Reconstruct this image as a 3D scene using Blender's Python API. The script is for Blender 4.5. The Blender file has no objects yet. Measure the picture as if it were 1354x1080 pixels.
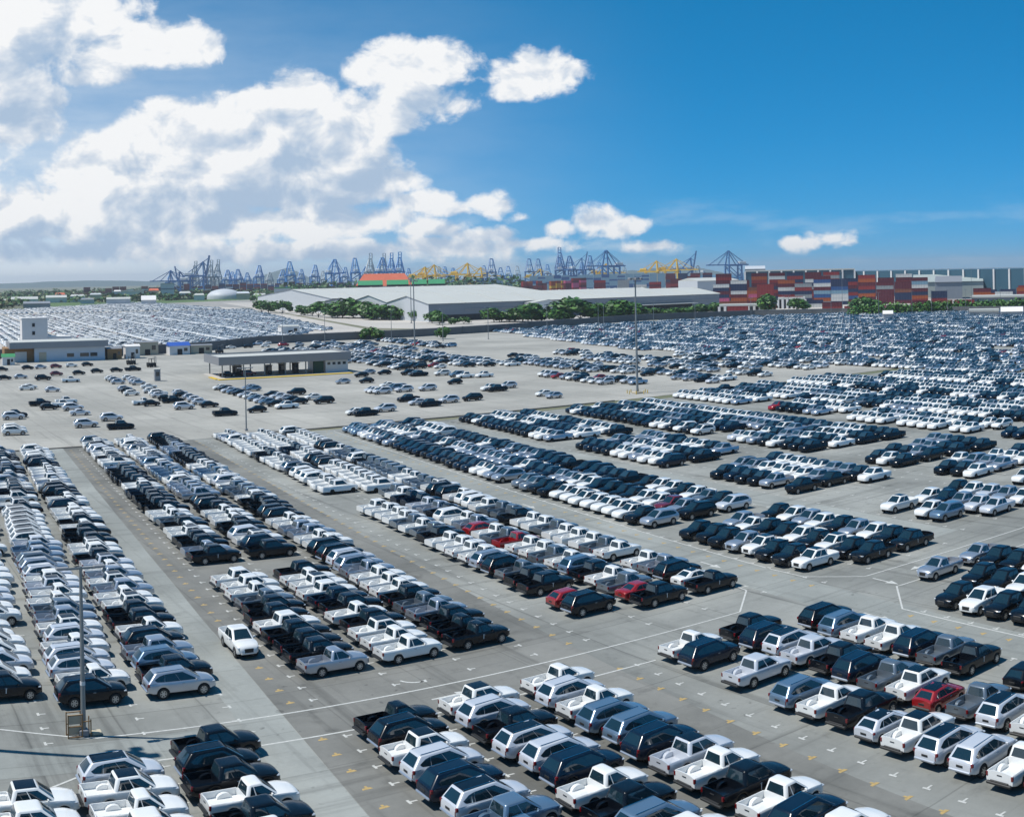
import bpy, math, random
import numpy as np
from mathutils import Vector, Matrix
R = math.radians
sc = bpy.context.scene
rnd = random.Random(7)

# ------------------------------------------------------------------ camera
CAM_H = 26.0
F_PX, Y0_PX, ROLL = 1580.0, 363.0, 0.02          # panorama scale, horizon row and roll measured in the photograph
cam = bpy.data.cameras.new('camera')
cam.type = 'PANO'
cam.panorama_type = 'CENTRAL_CYLINDRICAL'
cam.central_cylindrical_range_u_min = -677 / F_PX
cam.central_cylindrical_range_u_max = 677 / F_PX
cam.central_cylindrical_range_v_min = -(1080 - Y0_PX) / F_PX
cam.central_cylindrical_range_v_max = Y0_PX / F_PX
cam.central_cylindrical_radius = 1.0
cam.clip_start = 0.5
cam.clip_end = 60000
camo = bpy.data.objects.new('camera', cam)
sc.collection.objects.link(camo)
camo.location = (0, 0, CAM_H)
camo.rotation_euler = (math.pi / 2, ROLL, 0)
sc.camera = camo

# ------------------------------------------------------------------ sun and exposure
SUN_ELEV = R(62)
SHADOW = Vector((4.2, 0.75)).normalized()
SUN_AZ = math.atan2(-SHADOW.x, -SHADOW.y)         # clockwise from +Y
sun = bpy.data.lights.new('sun', 'SUN')
sun.energy = 4.7
sun.angle = R(0.53)
sun.color = (1.0, 0.955, 0.88)
suno = bpy.data.objects.new('sun', sun)
sc.collection.objects.link(suno)
d = Vector((SHADOW.x * math.cos(SUN_ELEV), SHADOW.y * math.cos(SUN_ELEV), -math.sin(SUN_ELEV)))
suno.rotation_euler = d.to_track_quat('-Z', 'Y').to_euler()
suno.location = (-300, -60, 500)
sc.view_settings.view_transform = 'Standard'
sc.view_settings.look = 'None'
sc.view_settings.exposure = 0.06
sc.view_settings.gamma = 1.0
sc.render.engine = 'CYCLES'
cy = sc.cycles
cy.use_denoising = True
cy.max_bounces = 5
cy.diffuse_bounces = 2
cy.glossy_bounces = 2
cy.transmission_bounces = 2
cy.transparent_max_bounces = 4
cy.volume_bounces = 0
cy.caustics_reflective = False
cy.caustics_refractive = False
cy.sample_clamp_indirect = 4.0

# ------------------------------------------------------------------ world: Nishita sky with procedural cumulus
world = bpy.data.worlds.new('World')
sc.world = world
world.use_nodes = True
nt = world.node_tree
nt.nodes.clear()
def N(tree, kind, **kw):
    n = tree.nodes.new(kind)
    for k, v in kw.items():
        setattr(n, k, v)
    return n
def wire(tree, dst, src):
    if isinstance(src, (int, float)):
        dst.default_value = src
    elif isinstance(src, (tuple, list)):
        dst.default_value = src
    else:
        tree.links.new(src, dst)
def M(tree, op, a, b=None, c=None, clamp=False):
    n = N(tree, 'ShaderNodeMath', operation=op)
    n.use_clamp = clamp
    wire(tree, n.inputs[0], a)
    if b is not None: wire(tree, n.inputs[1], b)
    if c is not None: wire(tree, n.inputs[2], c)
    return n.outputs[0]
def VM(tree, op, a, b=None, c=None):
    n = N(tree, 'ShaderNodeVectorMath', operation=op)
    wire(tree, n.inputs[0], a)
    if b is not None: wire(tree, n.inputs[1], b)
    if c is not None: wire(tree, n.inputs[2], c)
    return n.outputs['Value' if op == 'LENGTH' else 'Vector']
def smooth(tree, v, lo, hi, a=0.0, b=1.0):
    n = N(tree, 'ShaderNodeMapRange', interpolation_type='SMOOTHSTEP')
    wire(tree, n.inputs['Value'], v)
    n.inputs['From Min'].default_value = lo
    n.inputs['From Max'].default_value = hi
    n.inputs['To Min'].default_value = a
    n.inputs['To Max'].default_value = b
    return n.outputs['Result']
def mixc(tree, f, a, b, mode='MIX'):
    n = N(tree, 'ShaderNodeMix', data_type='RGBA', blend_type=mode)
    wire(tree, n.inputs[0], f)
    wire(tree, n.inputs[6], a)
    wire(tree, n.inputs[7], b)
    return n.outputs[2]

# (az, el) of a cloud puff from a place in the sky: degrees right of the view axis, degrees above the horizon
def sky_at(x, y):
    return ((x - 677) / F_PX, (Y0_PX - y) / F_PX - ROLL * (x - 677) / F_PX)
PUFFS = [  # x, y, rx, ry
    (402, 128, 46, 38), (350, 152, 52, 42), (292, 158, 46, 40), (240, 166, 60, 46), (190, 195, 66, 50), (150, 218, 62, 44), (105, 232, 54, 30), (300, 205, 130, 66),
    (385, 205, 96, 74), (455, 215, 72, 60), (472, 160, 54, 36), (522, 150, 54, 30), (250, 245, 150, 46), (405, 250, 140, 40),
    (545, 85, 78, 36), (498, 90, 40, 24), (586, 96, 42, 26), (552, 130, 68, 30), (606, 140, 26, 11),
    (718, 100, 56, 30), (692, 118, 32, 16), (762, 92, 26, 14), (702, 76, 22, 11),
    (205, 56, 74, 32), (150, 80, 52, 30), (108, 101, 32, 14), (262, 62, 42, 22), 
    (30, 40, 112, 70), (105, 18, 92, 46), (15, 120, 70, 60), (60, 124, 32, 20), (15, 168, 60, 36),
    (60, 282, 160, 42), (230, 292, 210, 34), (400, 292, 170, 28), (150, 332, 240, 20), (440, 330, 260, 16), (528, 236, 42, 22), (560, 266, 52, 16), (602, 276, 42, 12), (650, 272, 42, 15),
    (575, 300, 46, 12), (640, 311, 48, 10), (700, 322, 40, 10), (610, 330, 60, 9), (690, 288, 16, 8), (860, 326, 40, 8), (785, 294, 36, 19), (745, 301, 28, 12), (820, 302, 28, 12), (1098, 316, 28, 12), (1078, 321, 22, 8), (1118, 321, 16, 6), (1050, 321, 14, 8), (-140, 150, 160, 150), (-160, 290, 160, 70)]
SHADES = [(330, 190, 190, 95), (230, 230, 170, 60), (430, 190, 120, 90), (550, 105, 100, 52), (720, 98, 70, 38), (190, 64, 120, 46), (30, 70, 150, 110), (60, 280, 190, 46), (300, 296, 330, 38), (590, 270, 100, 24), (785, 298, 74, 22), (1085, 317, 46, 13)]
def puff_group(name, puffs, k):
    grp = bpy.data.node_groups.new(name, 'ShaderNodeTree')
    grp.interface.new_socket('P', in_out='INPUT', socket_type='NodeSocketVector')
    grp.interface.new_socket('F', in_out='OUTPUT', socket_type='NodeSocketFloat')
    gi, go = N(grp, 'NodeGroupInput'), N(grp, 'NodeGroupOutput')
    acc = None
    for (x, y, rx, ry) in puffs:
        a, e = sky_at(x, y)
        ia, ie = F_PX / rx, F_PX / ry
        v = VM(grp, 'MULTIPLY_ADD', gi.outputs[0], (ia, ie, 0), (-a * ia, -e * ie, 0))
        l = VM(grp, 'LENGTH', v)
        q = 1.0 if k else min(1.0, 0.25 + ry / 44)      # small puffs are thin, so that the noise eats into them
        l = M(grp, 'MULTIPLY_ADD', l, -q, q)
        acc = l if acc is None else (M(grp, 'SMOOTH_MAX', acc, l, k) if k else M(grp, 'MAXIMUM', acc, l))
    wire(grp, go.inputs[0], acc)
    return grp
grp, grp2 = puff_group('puff_field', PUFFS, 0), puff_group('shade_field', SHADES, 0.3)

tc = N(nt, 'ShaderNodeTexCoord')
sx = N(nt, 'ShaderNodeSeparateXYZ')
nt.links.new(tc.outputs['Generated'], sx.inputs[0])
X, Y, Z = sx.outputs
az = M(nt, 'ARCTAN2', X, Y)
hor = M(nt, 'SQRT', M(nt, 'ADD', M(nt, 'MULTIPLY', X, X), M(nt, 'MULTIPLY', Y, Y)))
el = M(nt, 'DIVIDE', Z, M(nt, 'MAXIMUM', hor, 0.02))
cp = N(nt, 'ShaderNodeCombineXYZ')
nt.links.new(az, cp.inputs[0]); nt.links.new(el, cp.inputs[1])
pos = cp.outputs[0]
def fbm(tree, vec, scale, detail, rough, dist=0.0, lac=2.0):
    n = N(tree, 'ShaderNodeTexNoise', noise_dimensions='2D')
    wire(tree, n.inputs['Vector'], vec)
    n.inputs['Scale'].default_value = scale
    n.inputs['Detail'].default_value = detail
    n.inputs['Roughness'].default_value = rough
    n.inputs['Lacunarity'].default_value = lac
    n.inputs['Distortion'].default_value = dist
    return n.outputs['Fac']
def field(vec, gr):
    g = N(nt, 'ShaderNodeGroup'); g.node_tree = gr
    wire(nt, g.inputs[0], vec)
    return g.outputs[0]
stretch = VM(nt, 'MULTIPLY', pos, (1.0, 1.3, 0))
n1 = fbm(nt, stretch, 22.0, 9.0, 0.55, 0.2)
s1 = fbm(nt, stretch, 22.0, 4.0, 0.55, 0.2)
s2 = fbm(nt, VM(nt, 'ADD', stretch, (-0.009, 0.016, 0)), 22.0, 4.0, 0.55, 0.2)
f1 = field(pos, grp)
f2 = field(VM(nt, 'ADD', pos, (-0.022, 0.030, 0)), grp2)
dens = M(nt, 'ADD', M(nt, 'MULTIPLY', f1, 1.5), M(nt, 'MULTIPLY', M(nt, 'SUBTRACT', n1, 0.47), 2.0))
dens = M(nt, 'ADD', dens, M(nt, 'MULTIPLY', M(nt, 'SUBTRACT', fbm(nt, stretch, 58.0, 5.0, 0.60, 0.2), 0.5), 0.8))
alpha = smooth(nt, dens, -0.20, 0.46)
# the sky away from the puffs carries thin low cloud, more of it near the horizon and to the left
n3 = fbm(nt, VM(nt, 'MULTIPLY', pos, (1.0, 4.2, 0)), 9.0, 7.0, 0.60)
low = M(nt, 'MULTIPLY', smooth(nt, el, 0.085, 0.01), smooth(nt, M(nt, 'ADD', n3, M(nt, 'MULTIPLY', smooth(nt, az, 0.25, -0.1), 0.12)), 0.50, 0.76))
left = smooth(nt, az, 0.18, -0.56)
veil = M(nt, 'MULTIPLY', M(nt, 'MULTIPLY', left, smooth(nt, el, 0.34, 0.02)), M(nt, 'ADD', 0.40, M(nt, 'MULTIPLY', n3, 0.9)))
veil = M(nt, 'MAXIMUM', veil, M(nt, 'MULTIPLY', smooth(nt, az, 0.10, -0.40), smooth(nt, el, 0.10, 0.0)))
alpha_low = M(nt, 'MAXIMUM', M(nt, 'MULTIPLY', low, smooth(nt, az, 0.30, -0.05, 0.22, 0.60)), M(nt, 'MULTIPLY', veil, 1.0), clamp=True)
# self shadowing: thick cloud towards the light greys what lies behind it, billows turn their lit side
d2 = M(nt, 'ADD', f2, M(nt, 'MULTIPLY', M(nt, 'SUBTRACT', fbm(nt, stretch, 12.0, 4.0, 0.5, 0.2), 0.5), 0.9))
thick = smooth(nt, d2, 0.0, 0.75)
emb = M(nt, 'MULTIPLY', M(nt, 'SUBTRACT', s1, s2), 2.6)
fine = M(nt, 'MULTIPLY', M(nt, 'SUBTRACT', n1, s1), 1.1)
light = M(nt, 'ADD', M(nt, 'ADD', M(nt, 'SUBTRACT', 1.08, M(nt, 'MULTIPLY', thick, 0.78)), emb), fine, clamp=True)
light = M(nt, 'POWER', light, 1.5)
ccol = mixc(nt, light, (4.0, 5.2, 6.8, 1), (9.0, 9.1, 9.2, 1))
sky = N(nt, 'ShaderNodeTexSky', sky_type='NISHITA')
sky.sun_disc = False
sky.sun_elevation = SUN_ELEV
sky.sun_rotation = SUN_AZ
sky.altitude = 4000
sky.air_density = 1.0
sky.dust_density = 0.0
sky.ozone_density = 3.0
# the photograph's deep blue: a gamma of its own on each channel of the sky colour
ss = N(nt, 'ShaderNodeSeparateColor'); nt.links.new(sky.outputs[0], ss.inputs[0])
sr = M(nt, 'MULTIPLY', M(nt, 'POWER', M(nt, 'DIVIDE', ss.outputs[0], 6.0), 1.8), 0.95)
sg = M(nt, 'MULTIPLY', M(nt, 'POWER', M(nt, 'DIVIDE', ss.outputs[1], 7.2), 0.58), 3.9)
sb = M(nt, 'MULTIPLY', M(nt, 'POWER', M(nt, 'DIVIDE', ss.outputs[2], 7.4), 0.65), 6.9)
sk = N(nt, 'ShaderNodeCombineColor')
for i, v in enumerate((sr, sg, sb)): nt.links.new(v, sk.inputs[i])
skyc = sk.outputs[0]
c1 = mixc(nt, alpha_low, skyc, (7.5, 8.2, 8.8, 1))
c2 = mixc(nt, alpha, c1, ccol)
bg = N(nt, 'ShaderNodeBackground')
bg.inputs['Strength'].default_value = 0.10
nt.links.new(c2, bg.inputs['Color'])
wo = N(nt, 'ShaderNodeOutputWorld')
nt.links.new(bg.outputs[0], wo.inputs['Surface'])
world.cycles.sampling_method = 'MANUAL'
world.cycles.sample_map_resolution = 512

# ------------------------------------------------------------------ layout frame of the lot
# u runs along the rows of cars (away from the camera), w runs across them (to the right)
YAW, SKEW = -0.486, -0.09
U = Vector((math.sin(YAW), math.cos(YAW), 0))
W = Vector((math.sin(YAW + math.pi / 2 + SKEW), math.cos(YAW + math.pi / 2 + SKEW), 0))
WA = math.atan2(W.y, W.x)
UA = math.atan2(U.y, U.x)
def P(u, w, z=0.0):
    v = U * u + W * w
    return Vector((v.x, v.y, z))
def at(x, dist, z=0.0):
    """point on the ground at a bearing (photo column) and a distance in metres"""
    a = (x - 677) / F_PX
    return Vector((dist * math.sin(a), dist * math.cos(a), z))
def pix(p):
    a = math.atan2(p[0], p[1]); r = math.hypot(p[0], p[1])
    # inverse of the roll for small angles
    v = (p[2] - CAM_H) / r
    v = v + ROLL * math.sin(a)
    return 677 + a * F_PX, Y0_PX - v * F_PX

# ------------------------------------------------------------------ collections and object helpers
COL = bpy.data.collections.new('place')
def link(o):
    COL.objects.link(o)
    return o
def tag(o, label=None, cat=None, group=None, kind=None):
    if label: o['label'] = label
    if cat: o['category'] = cat
    if group: o['group'] = group
    if kind: o['kind'] = kind
    return o
def empty(name, loc=(0, 0, 0), rz=0.0, label=None, cat=None, group=None):
    o = bpy.data.objects.new(name, None)
    o.empty_display_size = 0.2
    o.location = loc
    o.rotation_euler = (0, 0, rz)
    link(o)
    return tag(o, label, cat, group)
def put(name, me, parent=None, loc=(0, 0, 0), rz=0.0):
    o = bpy.data.objects.new(name, me)
    o.location = loc
    if rz: o.rotation_euler = (0, 0, rz)
    if parent is not None: o.parent = parent
    link(o)
    return o

class MB:
    """collects polygons, then makes one mesh"""
    def __init__(s):
        s.v, s.f, s.m = [], [], []
    def poly(s, pts, mi=0):
        n = len(s.v)
        s.v.extend([tuple(p) for p in pts])
        s.f.append(tuple(range(n, n + len(pts)))); s.m.append(mi)
    def add(s, V, Fc, mi=0):
        n = len(s.v)
        s.v.extend([tuple(p) for p in V])
        for f in Fc:
            s.f.append(tuple(i + n for i in f)); s.m.append(mi)
        return s
    def box(s, c, size, mi=0, rz=0.0, taper=1.0):
        hx, hy, hz = size[0] / 2, size[1] / 2, size[2] / 2
        V = []
        for k, (sx_, sy_, sz_) in enumerate([(-1,-1,-1),(1,-1,-1),(1,1,-1),(-1,1,-1),(-1,-1,1),(1,-1,1),(1,1,1),(-1,1,1)]):
            t = taper if sz_ > 0 else 1.0
            x, y = sx_ * hx * t, sy_ * hy * t
            V.append((c[0] + x * math.cos(rz) - y * math.sin(rz), c[1] + x * math.sin(rz) + y * math.cos(rz), c[2] + sz_ * hz))
        s.add(V, [(0,3,2,1),(4,5,6,7),(0,1,5,4),(1,2,6,5),(2,3,7,6),(3,0,4,7)], mi)
        return s
    def cbox(s, c, size, ch=0.02, mi=0):
        """box with chamfered edges"""
        hx, hy, hz = [q / 2 for q in size]
        ch = min(ch, hx * .9, hy * .9, hz * .9)
        V, idx = [], {}
        for sx_ in (-1, 1):
            for sy_ in (-1, 1):
                for sz_ in (-1, 1):
                    for ax in range(3):
                        q = [sx_ * (hx - ch), sy_ * (hy - ch), sz_ * (hz - ch)]
                        q[ax] = (sx_ * hx, sy_ * hy, sz_ * hz)[ax]
                        idx[(sx_, sy_, sz_, ax)] = len(V)
                        V.append((c[0] + q[0], c[1] + q[1], c[2] + q[2]))
        Fc = []
        def quad(a, b, c_, d_, n):
            pa, pb, pc = Vector(V[a]), Vector(V[b]), Vector(V[c_])
            if (pb - pa).cross(pc - pb).dot(Vector(n)) < 0: a, b, c_, d_ = d_, c_, b, a
            Fc.append((a, b, c_, d_))
        for ax in range(3):
            o1, o2 = [(1, 2), (0, 2), (0, 1)][ax]
            for sg in (-1, 1):
                ids = []
                for (p, q) in ((-1, -1), (1, -1), (1, 1), (-1, 1)):
                    k = [0, 0, 0]; k[ax] = sg; k[o1] = p; k[o2] = q
                    ids.append(idx[(k[0], k[1], k[2], ax)])
                n = [0, 0, 0]; n[ax] = sg
                quad(*ids, n)
            for p in (-1, 1):
                for q in (-1, 1):
                    ids = []
                    for (sg, a2) in ((-1, o1), (1, o1), (1, o2), (-1, o2)):
                        k = [0, 0, 0]; k[ax] = sg; k[o1] = p; k[o2] = q
                        ids.append(idx[(k[0], k[1], k[2], a2)])
                    n = [0, 0, 0]; n[o1] = p; n[o2] = q
                    quad(*ids, n)
        for sx_ in (-1, 1):
            for sy_ in (-1, 1):
                for sz_ in (-1, 1):
                    t = [idx[(sx_, sy_, sz_, a)] for a in range(3)]
                    pa, pb, pc = [Vector(V[i]) for i in t]
                    if (pb - pa).cross(pc - pb).dot(Vector((sx_, sy_, sz_))) < 0: t.reverse()
                    Fc.append(tuple(t))
        s.add(V, Fc, mi)
        return s
    def tube(s, a, b, r, r2=None, n=8, mi=0, caps=True):
        a, b = Vector(a), Vector(b)
        r2 = r if r2 is None else r2
        d_ = (b - a).normalized()
        up = Vector((0, 0, 1)) if abs(d_.z) < .9 else Vector((1, 0, 0))
        e1 = d_.cross(up).normalized(); e2 = e1.cross(d_)
        V = []
        for (p, rr) in ((a, r), (b, r2)):
            for k in range(n):
                t = 2 * math.pi * k / n
                V.append(p + e1 * (rr * math.cos(t)) + e2 * (rr * math.sin(t)))
        Fc = [(k, n + k, n + (k + 1) % n, (k + 1) % n) for k in range(n)]
        if caps: Fc += [tuple(range(n)), tuple(range(2 * n - 1, n - 1, -1))]
        s.add(V, Fc, mi)
        return s
    def beam(s, a, b, wd, ht=None, mi=0):
        """square section bar from a to b"""
        a, b = Vector(a), Vector(b)
        ht = wd if ht is None else ht
        d_ = (b - a).normalized()
        up = Vector((0, 0, 1)) if abs(d_.z) < .95 else Vector((1, 0, 0))
        e1 = d_.cross(up).normalized(); e2 = e1.cross(d_)
        V = []
        for p in (a, b):
            for (p1, p2) in ((-1, -1), (1, -1), (1, 1), (-1, 1)):
                V.append(p + e1 * (p1 * wd / 2) + e2 * (p2 * ht / 2))
        s.add(V, [(0,4,5,1),(1,5,6,2),(2,6,7,3),(3,7,4,0),(0,1,2,3),(7,6,5,4)], mi)
        return s
    def mesh(s, name, mats, smooth_angle=None):
        me = bpy.data.meshes.new(name)
        me.from_pydata(s.v, [], s.f)
        for m_ in mats: me.materials.append(m_)
        if len(mats) > 1: me.polygons.foreach_set('material_index', s.m)
        if smooth_angle is not None:
            me.polygons.foreach_set('use_smooth', [True] * len(s.f))
            me.set_sharp_from_angle(angle=smooth_angle)
        me.update()
        return me

# ------------------------------------------------------------------ materials
def pbr(name, col, rough=0.6, metal=0.0, coat=0.0, spec=0.5, var=0.0, vscale=1.0, emit=None):
    m = bpy.data.materials.new(name)
    m.use_nodes = True
    t = m.node_tree
    b = t.nodes['Principled BSDF']
    b.inputs['Base Color'].default_value = (*col, 1)
    b.inputs['Roughness'].default_value = rough
    b.inputs['Metallic'].default_value = metal
    b.inputs['Specular IOR Level'].default_value = spec
    b.inputs['Coat Weight'].default_value = coat
    b.inputs['Coat Roughness'].default_value = 0.06
    if var:
        g = N(t, 'ShaderNodeNewGeometry')
        n = N(t, 'ShaderNodeTexNoise')
        t.links.new(g.outputs['Position'], n.inputs['Vector'])
        n.inputs['Scale'].default_value = vscale
        n.inputs['Detail'].default_value = 5
        k = M(t, 'ADD', 1 - var, M(t, 'MULTIPLY', n.outputs['Fac'], 2 * var))
        v = VM(t, 'MULTIPLY', (*col,), (1, 1, 1))
        cx = N(t, 'ShaderNodeCombineXYZ')
        for i in range(3): t.links.new(k, cx.inputs[i])
        t.links.new(cx.outputs[0], v.node.inputs[1])
        t.links.new(v, b.inputs['Base Color'])
    m.diffuse_color = (*col, 1)
    return m

PAINT = {
    'white': pbr('paint_white', (0.78, 0.79, 0.78), 0.25, 0.0, 1.0),
    'pearl': pbr('paint_pearl_white', (0.62, 0.65, 0.70), 0.28, 0.2, 1.0),
    'silver': pbr('paint_silver', (0.46, 0.50, 0.56), 0.32, 0.65, 1.0),
    'grey': pbr('paint_grey', (0.21, 0.25, 0.29), 0.32, 0.6, 1.0),
    'blue grey': pbr('paint_blue_grey', (0.17, 0.26, 0.36), 0.30, 0.55, 1.0),
    'black': pbr('paint_black', (0.004, 0.006, 0.010), 0.22, 0.0, 0.12, 0.36),
    'navy': pbr('paint_navy', (0.004, 0.013, 0.030), 0.22, 0.0, 0.12, 0.36),
    'red': pbr('paint_red', (0.30, 0.010, 0.012), 0.26, 0.1, 1.0),
    'maroon': pbr('paint_maroon', (0.14, 0.010, 0.022), 0.26, 0.1, 1.0),
}
GLASS = pbr('car_glass', (0.010, 0.026, 0.036), 0.05, 0.0, 0.0, 1.0)
RUBBER = pbr('tyre_rubber', (0.018, 0.018, 0.019), 0.8)
ALLOY = pbr('wheel_alloy', (0.50, 0.51, 0.52), 0.35, 0.8)
PLASTIC = pbr('black_plastic', (0.018, 0.019, 0.020), 0.5)
UNDER = pbr('underbody', (0.012, 0.012, 0.012), 0.9)
CHROME = pbr('chrome', (0.62, 0.63, 0.65), 0.15, 1.0)
TAIL = pbr('tail_lamp', (0.16, 0.006, 0.008), 0.12, 0.0, 0.6)
HEAD = pbr('head_lamp', (0.62, 0.66, 0.70), 0.08, 0.2, 0.6)
FILM = pbr('white_film', (0.75, 0.76, 0.77), 0.5)
WHITE_LINE = pbr('road_paint_white', (0.50, 0.51, 0.49), 0.7, var=0.40, vscale=5.0)
YELLOW_LINE = pbr('road_paint_yellow', (0.42, 0.30, 0.12), 0.7, var=0.45, vscale=5.0)

def ground_mat(name, c1, c2, patch=0.05, joint=None, jw=0.05, jdark=0.75, track=0.0, stain=0.25, rough=0.85):
    """concrete or asphalt: large patches, grain, stains, slab joints aligned with the lot"""
    m = bpy.data.materials.new(name)
    m.use_nodes = True
    t = m.node_tree
    b = t.nodes['Principled BSDF']
    g = N(t, 'ShaderNodeNewGeometry')
    mp = N(t, 'ShaderNodeMapping', vector_type='POINT')
    mp.inputs['Rotation'].default_value = (0, 0, -WA)     # x = across the rows, y = along them
    t.links.new(g.outputs['Position'], mp.inputs['Vector'])
    q = mp.outputs[0]
    def nz(scale, det, ro, vec=None):
        n = N(t, 'ShaderNodeTexNoise')
        wire(t, n.inputs['Vector'], q if vec is None else vec)
        n.inputs['Scale'].default_value = scale; n.inputs['Detail'].default_value = det; n.inputs['Roughness'].default_value = ro
        return n.outputs['Fac']
    big = smooth(t, nz(patch, 6, 0.6), 0.30, 0.70)
    col = mixc(t, big, (*c1, 1), (*c2, 1))
    grain = M(t, 'ADD', 0.86, M(t, 'MULTIPLY', nz(2.2, 6, 0.75), 0.28))
    k = grain
    if stain:
        s1 = smooth(t, nz(0.42, 5, 0.62), 0.56, 0.76)
        k = M(t, 'MULTIPLY', k, M(t, 'SUBTRACT', 1.0, M(t, 'MULTIPLY', s1, stain)))
    sp_ = smooth(t, nz(1.5, 3, 0.5), 0.64, 0.74)
    sp2 = smooth(t, nz(0.11, 4, 0.6), 0.42, 0.62)
    k = M(t, 'MULTIPLY', k, M(t, 'SUBTRACT', 1.0, M(t, 'MULTIPLY', M(t, 'MULTIPLY', sp_, sp2), 0.42)))
    if track:
        s2 = nz(0.8, 4, 0.6, VM(t, 'MULTIPLY', q, (1.0, 0.03, 1)))
        s3 = nz(0.8, 4, 0.6, VM(t, 'MULTIPLY', q, (0.03, 1.0, 1)))
        k = M(t, 'MULTIPLY', k, M(t, 'SUBTRACT', 1.0, M(t, 'MULTIPLY', smooth(t, M(t, 'MAXIMUM', s2, M(t, 'MULTIPLY', s3, 0.97)), 0.52, 0.72), track)))
    if joint:
        sp = N(t, 'ShaderNodeSeparateXYZ'); t.links.new(q, sp.inputs[0])
        for i, st in enumerate(joint):
            if not st: continue
            fr = M(t, 'PINGPONG', M(t, 'ADD', sp.outputs[i], M(t, 'MULTIPLY', nz(0.3, 2, 0.5), 0.12)), st / 2)
            ln = smooth(t, fr, jw * 0.4, jw, jdark, 1.0)
            k = M(t, 'MULTIPLY', k, ln)
        # neighbouring slabs differ a little in tone
        wn = N(t, 'ShaderNodeTexWhiteNoise', noise_dimensions='2D')
        fl = VM(t, 'FLOOR', VM(t, 'DIVIDE', q, (joint[0] or 9, joint[1] or 9, 1)))
        wire(t, wn.inputs['Vector'], fl)
        k = M(t, 'MULTIPLY', k, M(t, 'ADD', 0.95, M(t, 'MULTIPLY', wn.outputs['Value'], 0.10)))
    cx = N(t, 'ShaderNodeCombineXYZ')
    for i in range(3): t.links.new(k, cx.inputs[i])
    out = VM(t, 'MULTIPLY', col, cx.outputs[0])
    t.links.new(out, b.inputs['Base Color'])
    b.inputs['Roughness'].default_value = rough
    bp = N(t, 'ShaderNodeBump'); bp.inputs['Strength'].default_value = 0.25; bp.inputs['Distance'].default_value = 0.02
    t.links.new(nz(14, 4, 0.7), bp.inputs['Height']); t.links.new(bp.outputs[0], b.inputs['Normal'])
    return m

# ------------------------------------------------------------------ car meshes
# local frame: +x nose, +y left, z up, wheels on z = 0
def lerp_tab(tab, x):
    for (x0, v0), (x1, v1) in zip(tab, tab[1:]):
        if x <= x1:
            t = 0 if x1 == x0 else max(0.0, (x - x0) / (x1 - x0))
            return v0 + (v1 - v0) * t
    return tab[-1][1]

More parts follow.
